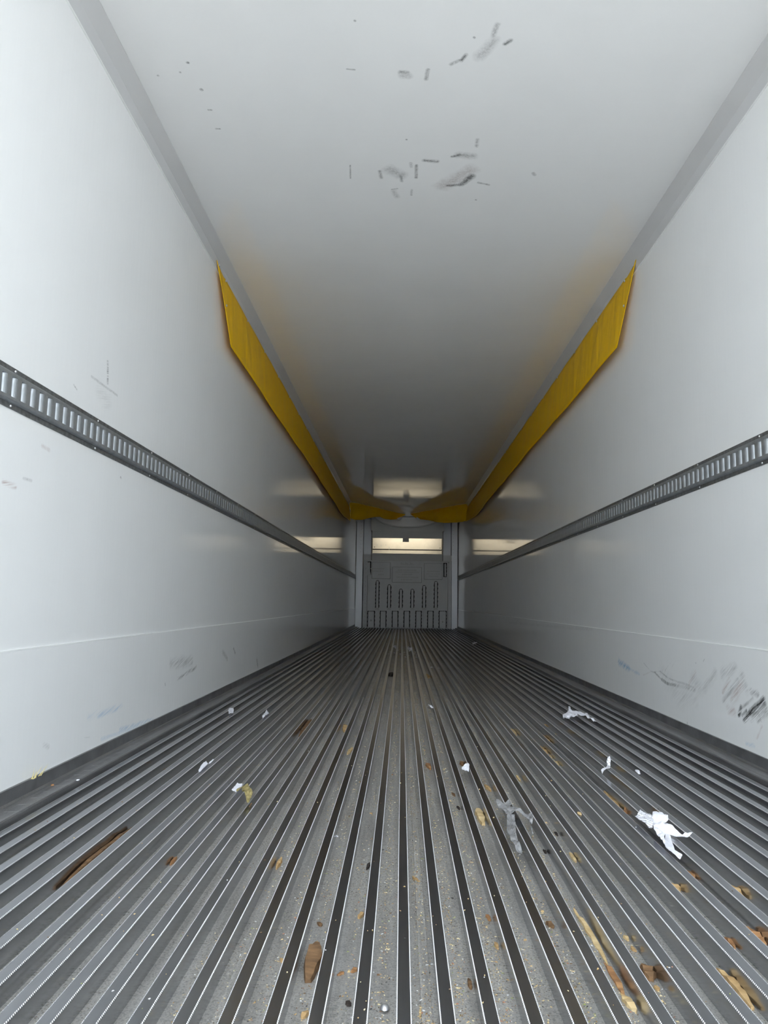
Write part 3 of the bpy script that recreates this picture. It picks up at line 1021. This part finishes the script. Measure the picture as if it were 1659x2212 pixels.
# strip lamp tucked behind the header
lt = hb_('strip_lamp', 'lamp_glass', hx0+.1, hx1-.1, 17.105, 17.125, 2.22, 2.24)
ld = bpy.data.lights.new('strip_lamp_light', 'AREA')
ld.shape = 'RECTANGLE'
ld.size = 1.5
ld.size_y = .02
ld.energy = 3.3
ld.color = (1, .88, .70)
lo = bpy.data.objects.new('strip_lamp_light', ld)
COL.objects.link(lo)
lo.parent = hs
lo.location = Vector((.115, 17.118, 2.205))-o4
lo.rotation_euler = (math.radians(50), 0, 0)
# rounded outlet cover below the ceiling
ov = MB()
cx, cz, ra, rb_ = .115, 2.70, .80, .285
ring = [(cx+ra*math.cos(math.pi+math.pi*i/28), cz+rb_*math.sin(math.pi+math.pi*i/28)) for i in range(29)]
ring = [(x, min(z, ZC-.012)) for x, z in ring]
ov.prism([(x-o4.x, z-o4.z) for x, z in ring], 17.00-o4.y, 17.071-o4.y)
cvr = ov.build('outlet_cover', 'cover_white', hs)
rim = MB()
for i in range(28):
    (x0, z0), (x1, z1) = ring[i], ring[i+1]
    rim.add([(x0-o4.x, 16.985-o4.y, z0-.0-o4.z), (x1-o4.x, 16.985-o4.y, z1-o4.z), (x1-o4.x, 16.985-o4.y, z1-.028-o4.z), (x0-o4.x, 16.985-o4.y, z0-.028-o4.z),
             (x0-o4.x, 17.071-o4.y, z0-o4.z), (x1-o4.x, 17.071-o4.y, z1-o4.z), (x1-o4.x, 17.071-o4.y, z1-.028-o4.z), (x0-o4.x, 17.071-o4.y, z0-.028-o4.z)],
            [(0, 1, 2, 3), (4, 7, 6, 5), (0, 4, 5, 1), (3, 2, 6, 7), (0, 3, 7, 4), (1, 5, 6, 2)])
rim.build('rolled_rim', 'bulkhead_header', cvr)


# ------------------------------------------------------------------ litter on the floor
TROUGH = -DEPTH
GAPW = PITCH_R/2-hb


def clamp_trough(p, half):
    k = round((p.x-X_R0)/PITCH_R-.5)
    c = X_R0+PITCH_R*(k+.5)
    m_ = max(.001, GAPW-half-.001)
    p.x = min(max(p.x, c-m_), c+m_)
    return p


def chip(name, label, cat, p0, p1, w, t, mat, top=False, seed=0, group=None, lean=0.0, rough=.22, bend=0.0, free=False):
    """split piece of wood lying between two picture points on the trough bottom or over the rib tops"""
    z = .001 if top else TROUGH+.0005
    a, c = on_z(*p0, z+t*.5), on_z(*p1, z+t*.5)
    if not top and not free:
        a, c = clamp_trough(a, w/2), clamp_trough(c, w/2)
    a.z = c.z = 0
    d = c-a
    L_ = max(d.length, .006)
    yaw = math.atan2(d.y, d.x)
    mid = (a+c)/2
    rnd = random.Random(seed*7+3)
    n = max(4, min(9, int(L_/.012)+3))
    lower, upper = [], []
    vs, fs = [], []
    for i in range(n+1):
        u = i/n
        prof = min(1, .35+2.2*min(u, 1-u)) if L_ > w*1.3 else min(1, .5+1.6*min(u, 1-u))
        hwid = w/2*prof*(1+rnd.uniform(-rough, rough))
        off = w*(.05 if L_ > 4*w else .12)*rnd.uniform(-1, 1)+bend*math.sin(u*math.pi)
        hh = t*.75*(1+rnd.uniform(-1.6*rough, 1.3*rough))*(.5+.5*prof)
        x = (u-.5)*L_
        ln = lean*x
        vs += [(x+rnd.uniform(-.1, .1)*L_/n, off-hwid, max(ln, 0)), (x, off+hwid, max(ln, 0)),
               (x+rnd.uniform(-.1, .1)*L_/n, off+hwid*.85, max(ln, 0)+hh*rnd.uniform(.75, 1)), (x, off-hwid*.85, max(ln, 0)+hh)]
    for i in range(n):
        for j in range(4):
            fs.append((i*4+j, i*4+(j+1) % 4, (i+1)*4+(j+1) % 4, (i+1)*4+j))
    fs += [(3, 2, 1, 0), (n*4, n*4+1, n*4+2, n*4+3)]
    o = MB().add(vs, fs).build(name, mat, None, False, (mid.x, mid.y, z))
    o.rotation_euler = (0, 0, yaw)
    return tag(o, label, cat, group)


def scrap(name, label, cat, poly, mat, z=.003, crumple=.008, seed=0, lift=None, group=None, parent=None, org=None, thick=.0005):
    """torn sheet: outline in picture points laid over the ribs, creased"""
    pts = [on_z(x, y, z) for x, y in poly]
    if org is None:
        org = sum(pts, Vector())/len(pts)
        org.z = z
    bm = bmesh.new()
    vs = [bm.verts.new(p-org) for p in pts]
    bm.faces.new(vs)
    bmesh.ops.triangulate(bm, faces=bm.faces)
    for _ in range(3):
        bmesh.ops.subdivide_edges(bm, edges=bm.edges[:], cuts=1, use_grid_fill=True)
        bmesh.ops.triangulate(bm, faces=bm.faces)
    for v in bm.verts:
        w = v.co+org
        h = crumple*(.5+noise.noise(Vector((w.x*38, w.y*22, seed*2.3)))+.5*abs(noise.noise(Vector((w.x*90, w.y*60, seed)))))
        if lift:
            h += lift(w)
        v.co.z += max(h, 0)
    me = bpy.data.meshes.new(name)
    bm.to_mesh(me)
    bm.free()
    me.materials.append(MAT[mat])
    o = link(name, me, parent, org if parent is None else None)
    sm = o.modifiers.new('thickness', 'SOLIDIFY')
    sm.thickness = thick
    if parent is None:
        tag(o, label, cat, group)
    return o, org


def cr(crop, s, pts):
    return [(crop[0]+x/s, crop[1]+y/s) for x, y in pts]


# large pieces of wood, each told apart by its look and place
W = [
    ('wood_block', 'broken brown wood block standing in the bottom middle floor channel', 'wood block', (686, 2034), (667, 2108), .026, .022, 'wood_brown'),
    ('wood_splinter', 'long pale yellow wood splinter in the channel at lower right', 'wood splinter', (1240, 1964), (1312, 2082), .012, .010, 'wood_pale'),
    ('wood_splinter', 'reddish brown wood splinter just below the long pale splinter', 'wood splinter', (1304, 2076), (1348, 2152), .012, .009, 'wood_orange'),
    ('wood_chip', 'pale wedge of wood at the lower end of the reddish splinter', 'wood chip', (1344, 2144), (1373, 2182), .016, .012, 'wood_pale'),
    ('wood_knot', 'round dark brown wood knot right of the long splinter', 'wood knot', (1394, 2082), (1408, 2108), .022, .018, 'wood_brown'),
    ('wood_chip', 'small brown chip left of the long pale splinter top', 'wood chip', (1181, 1988), (1194, 2000), .012, .010, 'wood_brown'),
    ('wood_splinter', 'thick orange tan splinter in the bottom right corner channel', 'wood splinter', (1551, 2091), (1626, 2172), .015, .014, 'wood_tan'),
    ('wood_chip', 'big orange wood chip cut by the right picture edge', 'wood chip', (1622, 2003), (1664, 2042), .022, .016, 'wood_orange'),
    ('wood_chip', 'curled tan chip with hollow centre near the right picture edge', 'wood chip', (1592, 1913), (1620, 1935), .016, .015, 'wood_tan'),
    ('wood_chip', 'tan chip with dark hole below the torn white paper', 'wood chip', (1456, 1907), (1476, 1922), .016, .012, 'wood_tan'),
    ('wood_splinter', 'thin orange splinter two channels above the corner splinter', 'wood splinter', (1572, 2024), (1594, 2046), .010, .008, 'wood_orange'),
    ('wood_splinter', 'rusty brown splinter in the channel right below the torn white paper', 'wood splinter', (1492, 1880), (1512, 1896), .010, .009, 'wood_orange'),
    ('wood_chip', 'yellow wedge chip below the grey plastic scrap to its right', 'wood chip', (1231, 1840), (1246, 1860), .010, .008, 'wood_pale'),
    ('wood_plank', 'long brown plank piece in the channel above the torn white paper', 'wood plank', (1272, 1672), (1346, 1748), .022, .010, 'wood_tan'),
    ('wood_chip', 'bright orange upright chip touching the long brown plank piece', 'wood chip', (1352, 1752), (1360, 1741), .016, .020, 'wood_orange'),
    ('wood_stick', 'long dark reddish stick lying in a channel at lower left', 'wood stick', (126, 1912), (288, 1784), .014, .020, 'wood_brown'),
    ('wood_chip', 'thick yellow chip with notched end left of the grey plastic scrap', 'wood chip', (1035, 1744), (1046, 1778), .024, .014, 'wood_pale'),
    ('wood_chunk', 'dark brown wood chunk at left beyond the dry leaf', 'wood chunk', (647, 1588), (666, 1552), .022, .020, 'wood_brown'),
    ('wood_chip', 'square tan chip right of the dark brown chunk', 'wood chip', (736, 1564), (745, 1582), .026, .014, 'wood_tan'),
    ('wood_chip', 'flat yellow chip left of the bright centre channels', 'wood chip', (751, 1628), (761, 1614), .018, .008, 'wood_pale'),
    ('wood_chip', 'orange chip in the middle channel level with the small white paper', 'wood chip', (922, 1647), (932, 1660), .018, .012, 'wood_orange'),
    ('wood_chip', 'little brown knot directly behind the small centre white paper', 'wood chip', (996, 1643), (1002, 1651), .016, .014, 'wood_brown'),
    ('wood_chip', 'pointed tan chip between small white paper and grey scrap', 'wood chip', (1047, 1694), (1063, 1707), .014, .010, 'wood_tan'),
    ('wood_chip', 'dark brown lump on the far floor centre', 'wood lump', (840, 1458), (852, 1452), .040, .030, 'dark_bark'),
    ('wood_chip', 'orange tan chip with dark underside on the far floor', 'wood chip', (921, 1456), (933, 1463), .034, .020, 'wood_tan'),
    ('wood_chip', 'pale split chip in the channel left of the wood chip row', 'wood chip', (1105, 1573), (1116, 1587), .016, .012, 'wood_pale'),
    ('wood_chip', 'yellow sliver right above the grey plastic scrap', 'wood chip', (1115, 1674), (1124, 1686), .010, .008, 'wood_pale'),
    ('wood_chip', 'topmost tan chip of the row near the bent white paper', 'wood chip', (1177, 1560), (1184, 1568), .016, .012, 'wood_tan'),
    ('wood_chip', 'rounded pale chip second from top in the row near bent paper', 'wood chip', (1193, 1574), (1203, 1582), .018, .012, 'wood_pale'),
    ('wood_chip', 'thin pale chip just below the rounded pale chip', 'wood chip', (1202, 1584), (1210, 1590), .012, .008, 'wood_pale'),
    ('wood_chip', 'long striped tan chip in the row left of rounded chip', 'wood chip', (1176, 1587), (1193, 1603), .016, .012, 'wood_tan'),
    ('wood_chip', 'broad tan chip below the long striped chip', 'wood chip', (1172, 1611), (1188, 1627), .016, .012, 'wood_tan'),
    ('wood_chip', 'small chip at the lower end of the broad tan chip', 'wood chip', (1191, 1631), (1196, 1637), .010, .008, 'wood_pale'),
    ('wood_chip', 'pale crumbled chip lowest in the row below bent paper', 'wood chip', (1200, 1642), (1211, 1653), .013, .009, 'wood_pale'),
    ('wood_chip', 'yellowish chip in the channel above the plank piece', 'wood chip', (1248, 1621), (1262, 1634), .013, .008, 'wood_pale'),
    ('wood_chip', 'square yellow chip beside the upright printed paper', 'wood chip', (1291, 1653), (1301, 1664), .018, .010, 'wood_pale'),
    ('wood_chip', 'orange chip in a channel left of centre, below the dry leaf', 'wood chip', (597, 1874), (608, 1851), .010, .010, 'wood_tan'),
    ('seed_pod', 'black bean shaped pod in the centre left channel', 'seed pod', (792, 1876), (798, 1863), .008, .007, 'dark_bark'),
    ('wood_chip', 'tan and brown chip pair right of the centre rib', 'wood chip', (892, 1892), (909, 1909), .009, .006, 'wood_tan'),
    ('wood_chip', 'orange tan chip left of centre, right of the brown block top', 'wood chip', (774, 1981), (784, 1969), .010, .007, 'wood_tan'),
    ('wood_chip', 'orange flake right of the brown block lower end', 'wood chip', (759, 2098), (770, 2089), .010, .005, 'wood_orange'),
    ('wood_chip', 'thin brown flake just left of the orange flake', 'wood chip', (729, 2105), (743, 2098), .007, .004, 'wood_orange'),
    ('match_stick', 'thin straight yellow wood stick at bottom centre', 'wood stick', (907, 2197), (913, 2163), .005, .004, 'wood_pale'),
    ('wood_chip', 'oval tan chip at the bottom edge below the brown block', 'wood chip', (652, 2196), (664, 2183), .010, .007, 'wood_tan'),
    ('wood_chip', 'dull red brown chip at bottom right of centre', 'wood chip', (1012, 2112), (1018, 2134), .008, .006, 'wood_brown'),
    ('wood_chip', 'orange crumb in the channel above the dull red chip', 'wood chip', (1051, 1974), (1059, 1987), .008, .006, 'wood_orange'),
    ('wood_chip', 'yellow crumb below the orange crumb right of centre', 'wood chip', (1070, 2034), (1076, 2048), .007, .006, 'wood_tan'),
    ('wood_chip', 'orange chip in a left channel near the long dark stick', 'wood chip', (368, 1866), (381, 1850), .008, .008, 'wood_orange'),
    ('twig', 'small reddish twig at left behind the folded white paper', 'twig', (362, 1662), (370, 1646), .006, .008, 'wood_orange'),
    ('wood_stick', 'dark reddish stick in the channel beside the right wall', 'wood stick', (1583, 1681), (1621, 1697), .012, .014, 'wood_brown'),
    ('wood_chip', 'two small pale chips together above the wood knot', 'wood chip', (1349, 2020), (1358, 2030), .008, .006, 'wood_pale'),
    ('wood_chip', 'small tan chip between the wood knot and pale chips', 'wood chip', (1363, 2044), (1373, 2053), .008, .006, 'wood_tan'),
    ('wood_chip', 'round pale chip below the wood knot', 'wood chip', (1415, 2128), (1423, 2137), .008, .006, 'wood_tan'),
    ('wood_chip', 'pale square flake lying on a dark rib above the long splinter', 'wood chip', (1248, 1753), (1255, 1760), .010, .003, 'wood_pale'),
]
for i, (nm, lab, cat, p0, p1, w, t, mat) in enumerate(W):
    chip(nm, lab, cat, p0, p1, w, t, mat, seed=i+1, top='on a dark rib' in lab, bend=(.003 if 'splinter' in nm else 0))

# torn paper
P1 = cr((1160, 1360), 3.3246, [(742, 1322), (835, 1372), (838, 1390), (830, 1440), (805, 1442), (705, 1372)])
P1b = cr((1160, 1360), 3.3246, [(835, 1350), (942, 1390), (945, 1415), (915, 1425), (1040, 1480), (1120, 1498), (1045, 1508), (960, 1475), (925, 1480), (915, 1540), (925, 1575), (880, 1530), (840, 1490), (838, 1440), (828, 1390)])
P1c = cr((1160, 1360), 3.3246, [(925, 1480), (960, 1500), (990, 1600), (1045, 1630), (1028, 1660), (975, 1622), (925, 1575), (912, 1530)])
pp = thing('torn_paper', 'large torn white paper with a printed strip at right', 'paper', on_z(1430, 1800, .003))
_, og = scrap('printed_strip', '', '', P1, 'paper_printed', .004, .008, 3, lambda w: .006, parent=pp, org=on_z(1430, 1800, .003))
scrap('main_sheet', '', '', P1b, 'paper_white', .004, .014, 4, lambda w: .012*max(0, math.sin((w.x*60+w.y*22))), parent=pp, org=og)
scrap('lower_strip', '', '', P1c, 'paper_white', .0035, .006, 5, parent=pp, org=og)

scrap('bent_paper', 'bent white paper strip raised over the ribs near the right wall', 'paper',
      cr((1040, 1380), 5.53, [(1050, 842), (1068, 882), (1140, 905), (1265, 942), (1290, 975), (1372, 1022), (1350, 1020), (1255, 975), (1145, 940), (1155, 962), (1060, 972), (985, 1006), (970, 965), (1040, 898), (1042, 850)]),
      'paper_white', .003, .014, 6, lambda w: .010)
pt_ = thing('twisted_paper', 'twisted printed paper slip standing up above the plank piece', 'paper', on_z(1313, 1664, .003))
_, og = scrap('lower_fold', '', '', cr((1040, 1380), 5.53, [(1545, 1535), (1535, 1568), (1500, 1572), (1465, 1600), (1445, 1622), (1428, 1592), (1470, 1565), (1500, 1535), (1530, 1525)]),
      'paper_white', .003, .006, 7, lambda w: .003, parent=pt_, org=on_z(1313, 1664, .003))
# upright part of the slip
base = on_z(1040+1520/5.53, 1380+1528/5.53, .012)
vs = []
for (x, y) in [(1512, 1520), (1535, 1518), (1545, 1440), (1532, 1400), (1510, 1415), (1496, 1460), (1498, 1490)]:
    vs.append(on_y(1040+x/5.53, 1380+y/5.53, base.y+.012*math.sin(y*.02))-og)
n = len(vs)
o = MB().add(vs+[v+Vector((0, .0006, 0)) for v in vs], [tuple(range(n)), tuple(range(n, 2*n))[::-1]]+[(i, (i+1) % n, n+(i+1) % n, n+i) for i in range(n)]).build('upright_fold', 'paper_printed', pt_)
S = [
    ('paper_scrap', 'tiny white paper bit right of the twisted slip', [(1373, 1664), (1381, 1668), (1384, 1674), (1379, 1674), (1372, 1668)], 'paper_white', .006),
    ('paper_scrap', 'small grey printed paper square near the left wall', cr((340, 1480), 4.608, [(712, 248), (755, 236), (760, 262), (752, 282), (712, 302), (705, 270)]), 'paper_printed', .010),
    ('paper_scrap', 'narrow printed paper slip left of the dark brown chunk', cr((340, 1480), 4.608, [(1086, 258), (1112, 284), (1085, 310), (1050, 336), (1044, 318), (1070, 285)]), 'paper_printed', .008),
    ('paper_scrap', 'folded white paper strip at left in a channel', cr((340, 1480), 4.608, [(440, 800), (485, 768), (505, 790), (470, 830), (416, 872), (408, 860)]), 'paper_white', .006),
    ('paper_scrap', 'thin white paper end behind the folded left strip', cr((340, 1480), 4.608, [(512, 775), (555, 744), (562, 750), (530, 775), (516, 786)]), 'paper_white', .006),
    ('paper_scrap', 'white paper tab touching the dry leaf', cr((340, 1480), 4.608, [(795, 996), (822, 1012), (846, 1008), (835, 1030), (792, 1052), (782, 1082), (738, 1062), (765, 1020)]), 'paper_white', .008),
    ('paper_scrap', 'small folded white paper right of centre', cr((960, 1640), 5.184, [(190, 125), (262, 84), (280, 92), (272, 158), (230, 164), (208, 155)]), 'paper_white', .012),
    ('paper_scrap', 'crumpled white paper bit far away at floor centre', [(880, 1402), (889, 1401), (891, 1407), (884, 1410)], 'paper_white', .03),
    ('paper_scrap', 'white paper bit far away left of the centre one', [(849, 1397), (856, 1397), (856, 1403), (850, 1404)], 'paper_white', .03),
    ('paper_scrap', 'thin pale paper slip on the far right of the floor', [(1020, 1390), (1030, 1388), (1031, 1390), (1022, 1393)], 'paper_white', .015),
    ('paper_scrap', 'pale curled slip right of the floor centre in mid distance', [(925, 1525), (930, 1526), (936, 1532), (929, 1531)], 'paper_white', .012),
]
for i, (nm, lab, poly, mat, cp) in enumerate(S):
    scrap(nm, lab, 'paper', poly, mat, .002, cp, 20+i)

# grey plastic film scrap
gp = thing('plastic_film', 'crumpled grey plastic film scrap draped over the ribs right of centre', 'plastic film', on_z(1110, 1775, .003))
og = on_z(1110, 1775, .003)
Q = lambda pts: cr((960, 1640), 5.184, pts)
scrap('upper_arm', '', '', Q([(568, 525), (640, 515), (722, 503), (752, 540), (735, 575), (860, 615), (985, 645), (995, 700), (970, 790), (950, 720), (850, 675), (770, 650), (690, 640), (610, 585)]), 'plastic_grey', .003, .012, 11, lambda w: .008*abs(math.sin(w.x*60)), parent=gp, org=og)
scrap('lower_tail', '', '', Q([(700, 600), (775, 610), (785, 655), (800, 760), (800, 880), (830, 970), (880, 1075), (870, 1110), (800, 1040), (745, 950), (700, 820)]), 'plastic_grey', .002, .010, 12, lambda w: .005*abs(math.sin(w.y*50)), parent=gp, org=og)
scrap('thin_strand', '', '', Q([(965, 760), (985, 770), (980, 800), (995, 850), (985, 852), (968, 810)]), 'plastic_grey', .002, .008, 13, parent=gp, org=og)

# dry leaf
lf = thing('dry_leaf', 'crumpled olive and tan dry leaf at left', 'leaf', on_z(536, 1724, .003))
og = on_z(536, 1724, .003)
Q = lambda pts: cr((340, 1480), 4.608, pts)
scrap('leaf_blade', '', '', Q([(840, 1085), (880, 1065), (910, 1095), (945, 1150), (915, 1195), (890, 1200), (860, 1160), (838, 1125)]), 'dry_leaf', .003, .022, 14, lambda w: .010, parent=lf, org=og)
scrap('leaf_tip', '', '', Q([(780, 1108), (820, 1090), (850, 1065), (870, 1072), (845, 1100), (830, 1118), (800, 1120)]), 'dry_leaf', .003, .016, 15, lambda w: .006, parent=lf, org=og)
a = on_z(340+930/4.608, 1480+1190/4.608, .004)-og
MB().box(a.x-.0012, a.x+.0012, a.y-.02, a.y+.012, 0, .0025).build('leaf_stem', 'wood_brown', lf)

# tuft of straw caught under the left wall lining
st = thing('straw_tuft', 'little yellow straw tuft caught at the left wall foot', 'straw', on_x(78, 1674, XL+.02))
rnd = random.Random(5)
og = on_x(78, 1674, XL+.02)
og.z = .058
st.location = og
for k in range(9):
    a = Vector((rnd.uniform(-.006, .002), rnd.uniform(-.02, .03), 0))
    b_ = a+Vector((rnd.uniform(.0, .012), rnd.uniform(-.01, .04), rnd.uniform(.015, .035)))
    sd = Vector((0, .0022, 0))
    MB().add([a-sd, a+sd, b_, a+Vector((.002, 0, 0))], [(0, 1, 2), (0, 2, 3), (1, 3, 2), (0, 3, 1)]).build('straw_blade', 'straw', st)

# bolt head in the bottom channel and other small bits
bt = on_z(831, 2184, TROUGH)
bt = clamp_trough(bt, .012)
hd = MB().dome((0, 0, 0), .008, (0, 0, 1), .006, 10).build('bolt_head', 'rivet_metal', None, True, (bt.x, bt.y, TROUGH+.004))
tag(hd, 'shiny round bolt head in the bottom middle channel', 'bolt')
B = [((752.7, 2166), 'dark_bark', 'black speck in the channel at the bottom left of centre'), ((990.6, 1744), 'dark_bark', 'black crumb left of the thick yellow notched chip'),
     ((1176, 1838), 'dark_bark', 'dark crumb right below the grey plastic scrap'), ((1201, 1800), 'dark_bark', 'dark wet crumb right of the grey plastic scrap'),
     ((979, 1715), 'wood_brown', 'brown crumb above the thick yellow notched chip'), ((690, 1994), 'wood_brown', 'brown crumb above the broken brown block'),
     ((609, 2073), 'wood_tan', 'tan crumb left of the broken brown block'), ((715, 1801), 'paper_white', 'pale crumb in the channel left of centre above the bean pod'),
     ((113, 1697), 'wood_orange', 'reddish crumb on the ledge by the left wall'), ((168, 1686), 'paper_white', 'white crumb on the ledge edge by the left wall')]
for i, ((x, y_), mat, lab) in enumerate(B):
    onl = 'ledge' in lab
    if onl:
        p = on_z(x, y_, .013)
        o = chip('crumb', lab, 'crumb', (x-3, y_), (x+4, y_-1), .007, .005, mat, True, 90+i)
        o.location = (max(XL+.03, p.x), p.y, .0135)
    else:
        chip('crumb', lab, 'crumb', (x-3, y_-4), (x+4, y_+4), .008, .006, mat, False, 90+i)

# far cluster of white bits
FAR = [(840, 1412), (845, 1408), (852, 1410), (858, 1404), (866, 1412), (874, 1409), (880, 1415), (893, 1412), (898, 1407), (903, 1415), (876, 1419), (900, 1419), (932, 1441), (940, 1437), (947, 1443)]
for i, (x, y_) in enumerate(FAR):
    chip('paper_crumb', 'tiny white paper crumb in the far cluster on the floor', 'paper', (x-1.5, y_-.4), (x+1.5, y_+.4), .018, .010, 'paper_white', seed=200+i, group='white paper crumbs far down the floor')

# small chips alike, scattered over the channels
rnd = random.Random(11)
for i in range(110):
    yy = 1.2+9.5*rnd.random()**1.6
    x = rnd.gauss(.16, .34)
    if not -.95 < x < 1.15:
        continue
    k = round((x-X_R0)/PITCH_R-.5)
    c = X_R0+PITCH_R*(k+.5)
    x = c+rnd.uniform(-.012, .012)
    L_ = rnd.uniform(.004, .010)
    w, t = L_*rnd.uniform(.3, .6), L_*rnd.uniform(.2, .4)
    mb = MB()
    j = lambda: rnd.uniform(.7, 1.1)
    mb.add([(-L_/2*j(), -w/2*j(), 0), (L_/2*j(), -w/3*j(), 0), (L_/3*j(), w/2*j(), 0), (-L_/2*j(), w/3*j(), 0),
            (-L_/3*j(), -w/3*j(), t*j()), (L_/3*j(), -w/4*j(), t*j()), (L_/4*j(), w/3*j(), t*j()), (-L_/3*j(), w/4*j(), t*j())],
           [(3, 2, 1, 0), (4, 5, 6, 7), (0, 1, 5, 4), (1, 2, 6, 5), (2, 3, 7, 6), (3, 0, 4, 7)])
    o = mb.build('tiny_wood_chip', rnd.choice(['wood_pale', 'wood_tan', 'wood_tan', 'wood_orange', 'wood_brown']), None, False, (x, yy, TROUGH+.0002))
    o.rotation_euler = (0, 0, rnd.uniform(0, 6.28))
    tag(o, 'tiny splinter of wood scattered in a floor channel', 'wood chip', 'tiny wood splinters scattered over the floor channels')

# sawdust: nobody could count it
rnd = random.Random(21)
vs, fs, cols = [], [], []
palette = [((.66, .50, .26), 5), ((.45, .30, .14), 4), ((.78, .66, .40), 4), ((.22, .14, .08), 3), ((.30, .33, .12), 1.2), ((.75, .75, .76), 1.6), ((.42, .20, .12), 1), ((.05, .05, .05), 1)]
pc, pw = [p[0] for p in palette], [p[1] for p in palette]
for i in range(26000):
    yy = 1.0+11.5*rnd.random()**1.9
    u = rnd.random()
    x = rnd.gauss(.20, .26) if u < .8 else rnd.uniform(-1.0, 1.2)
    if not -1.0 < x < 1.2:
        continue
    z = TROUGH
    kk = round((x-X_R0)/PITCH_R-.5)
    c = X_R0+PITCH_R*(kk+.5)
    if u > .97:
        x = X_R0+PITCH_R*round((x-X_R0)/PITCH_R)+rnd.uniform(-.009, .009)
        z = 0
    else:
        x = c+max(-1, min(1, rnd.gauss(-.15 if kk % 2 else .1, .42)))*(GAPW-.003)
        if (kk*7 % 5 == 1) and rnd.random() < .6:
            continue
        if (kk-(-16+1)) % 5 == 0 and -.006 < x-c < .014:
            z = TROUGH+.004
    r = rnd.uniform(.0005, .0013)*(1.0+.12*yy) if rnd.random() < .95 else rnd.uniform(.0013, .0022)
    el = rnd.uniform(1, 2.6)
    a = rnd.uniform(0, 6.28)
    ca, sa = math.cos(a), math.sin(a)
    o = len(vs)
    for px, py, pz in ((-el, -.7, 0), (el, -.6, 0), (0, .9, 0), (rnd.uniform(-.4, .4), 0, .9)):
        vs.append((x+(px*ca-py*sa)*r, yy+(px*sa+py*ca)*r, z+.0002+pz*r))
    fs += [(o, o+1, o+3), (o+1, o+2, o+3), (o+2, o, o+3), (o+2, o+1, o)]
    cc = rnd.choices(pc, pw)[0]
    cols += [(*cc, 1)]*4
me = bpy.data.meshes.new('sawdust')
me.from_pydata(vs, [], fs)
ca_ = me.color_attributes.new('crumb_colour', 'FLOAT_COLOR', 'POINT')
ca_.data.foreach_set('color', [v for c in cols for v in c])
me.materials.append(MAT['crumb'])
sd = link('sawdust', me)
tag(sd, 'fine sawdust and crumbs strewn along the floor channels', 'sawdust', None, 'stuff')
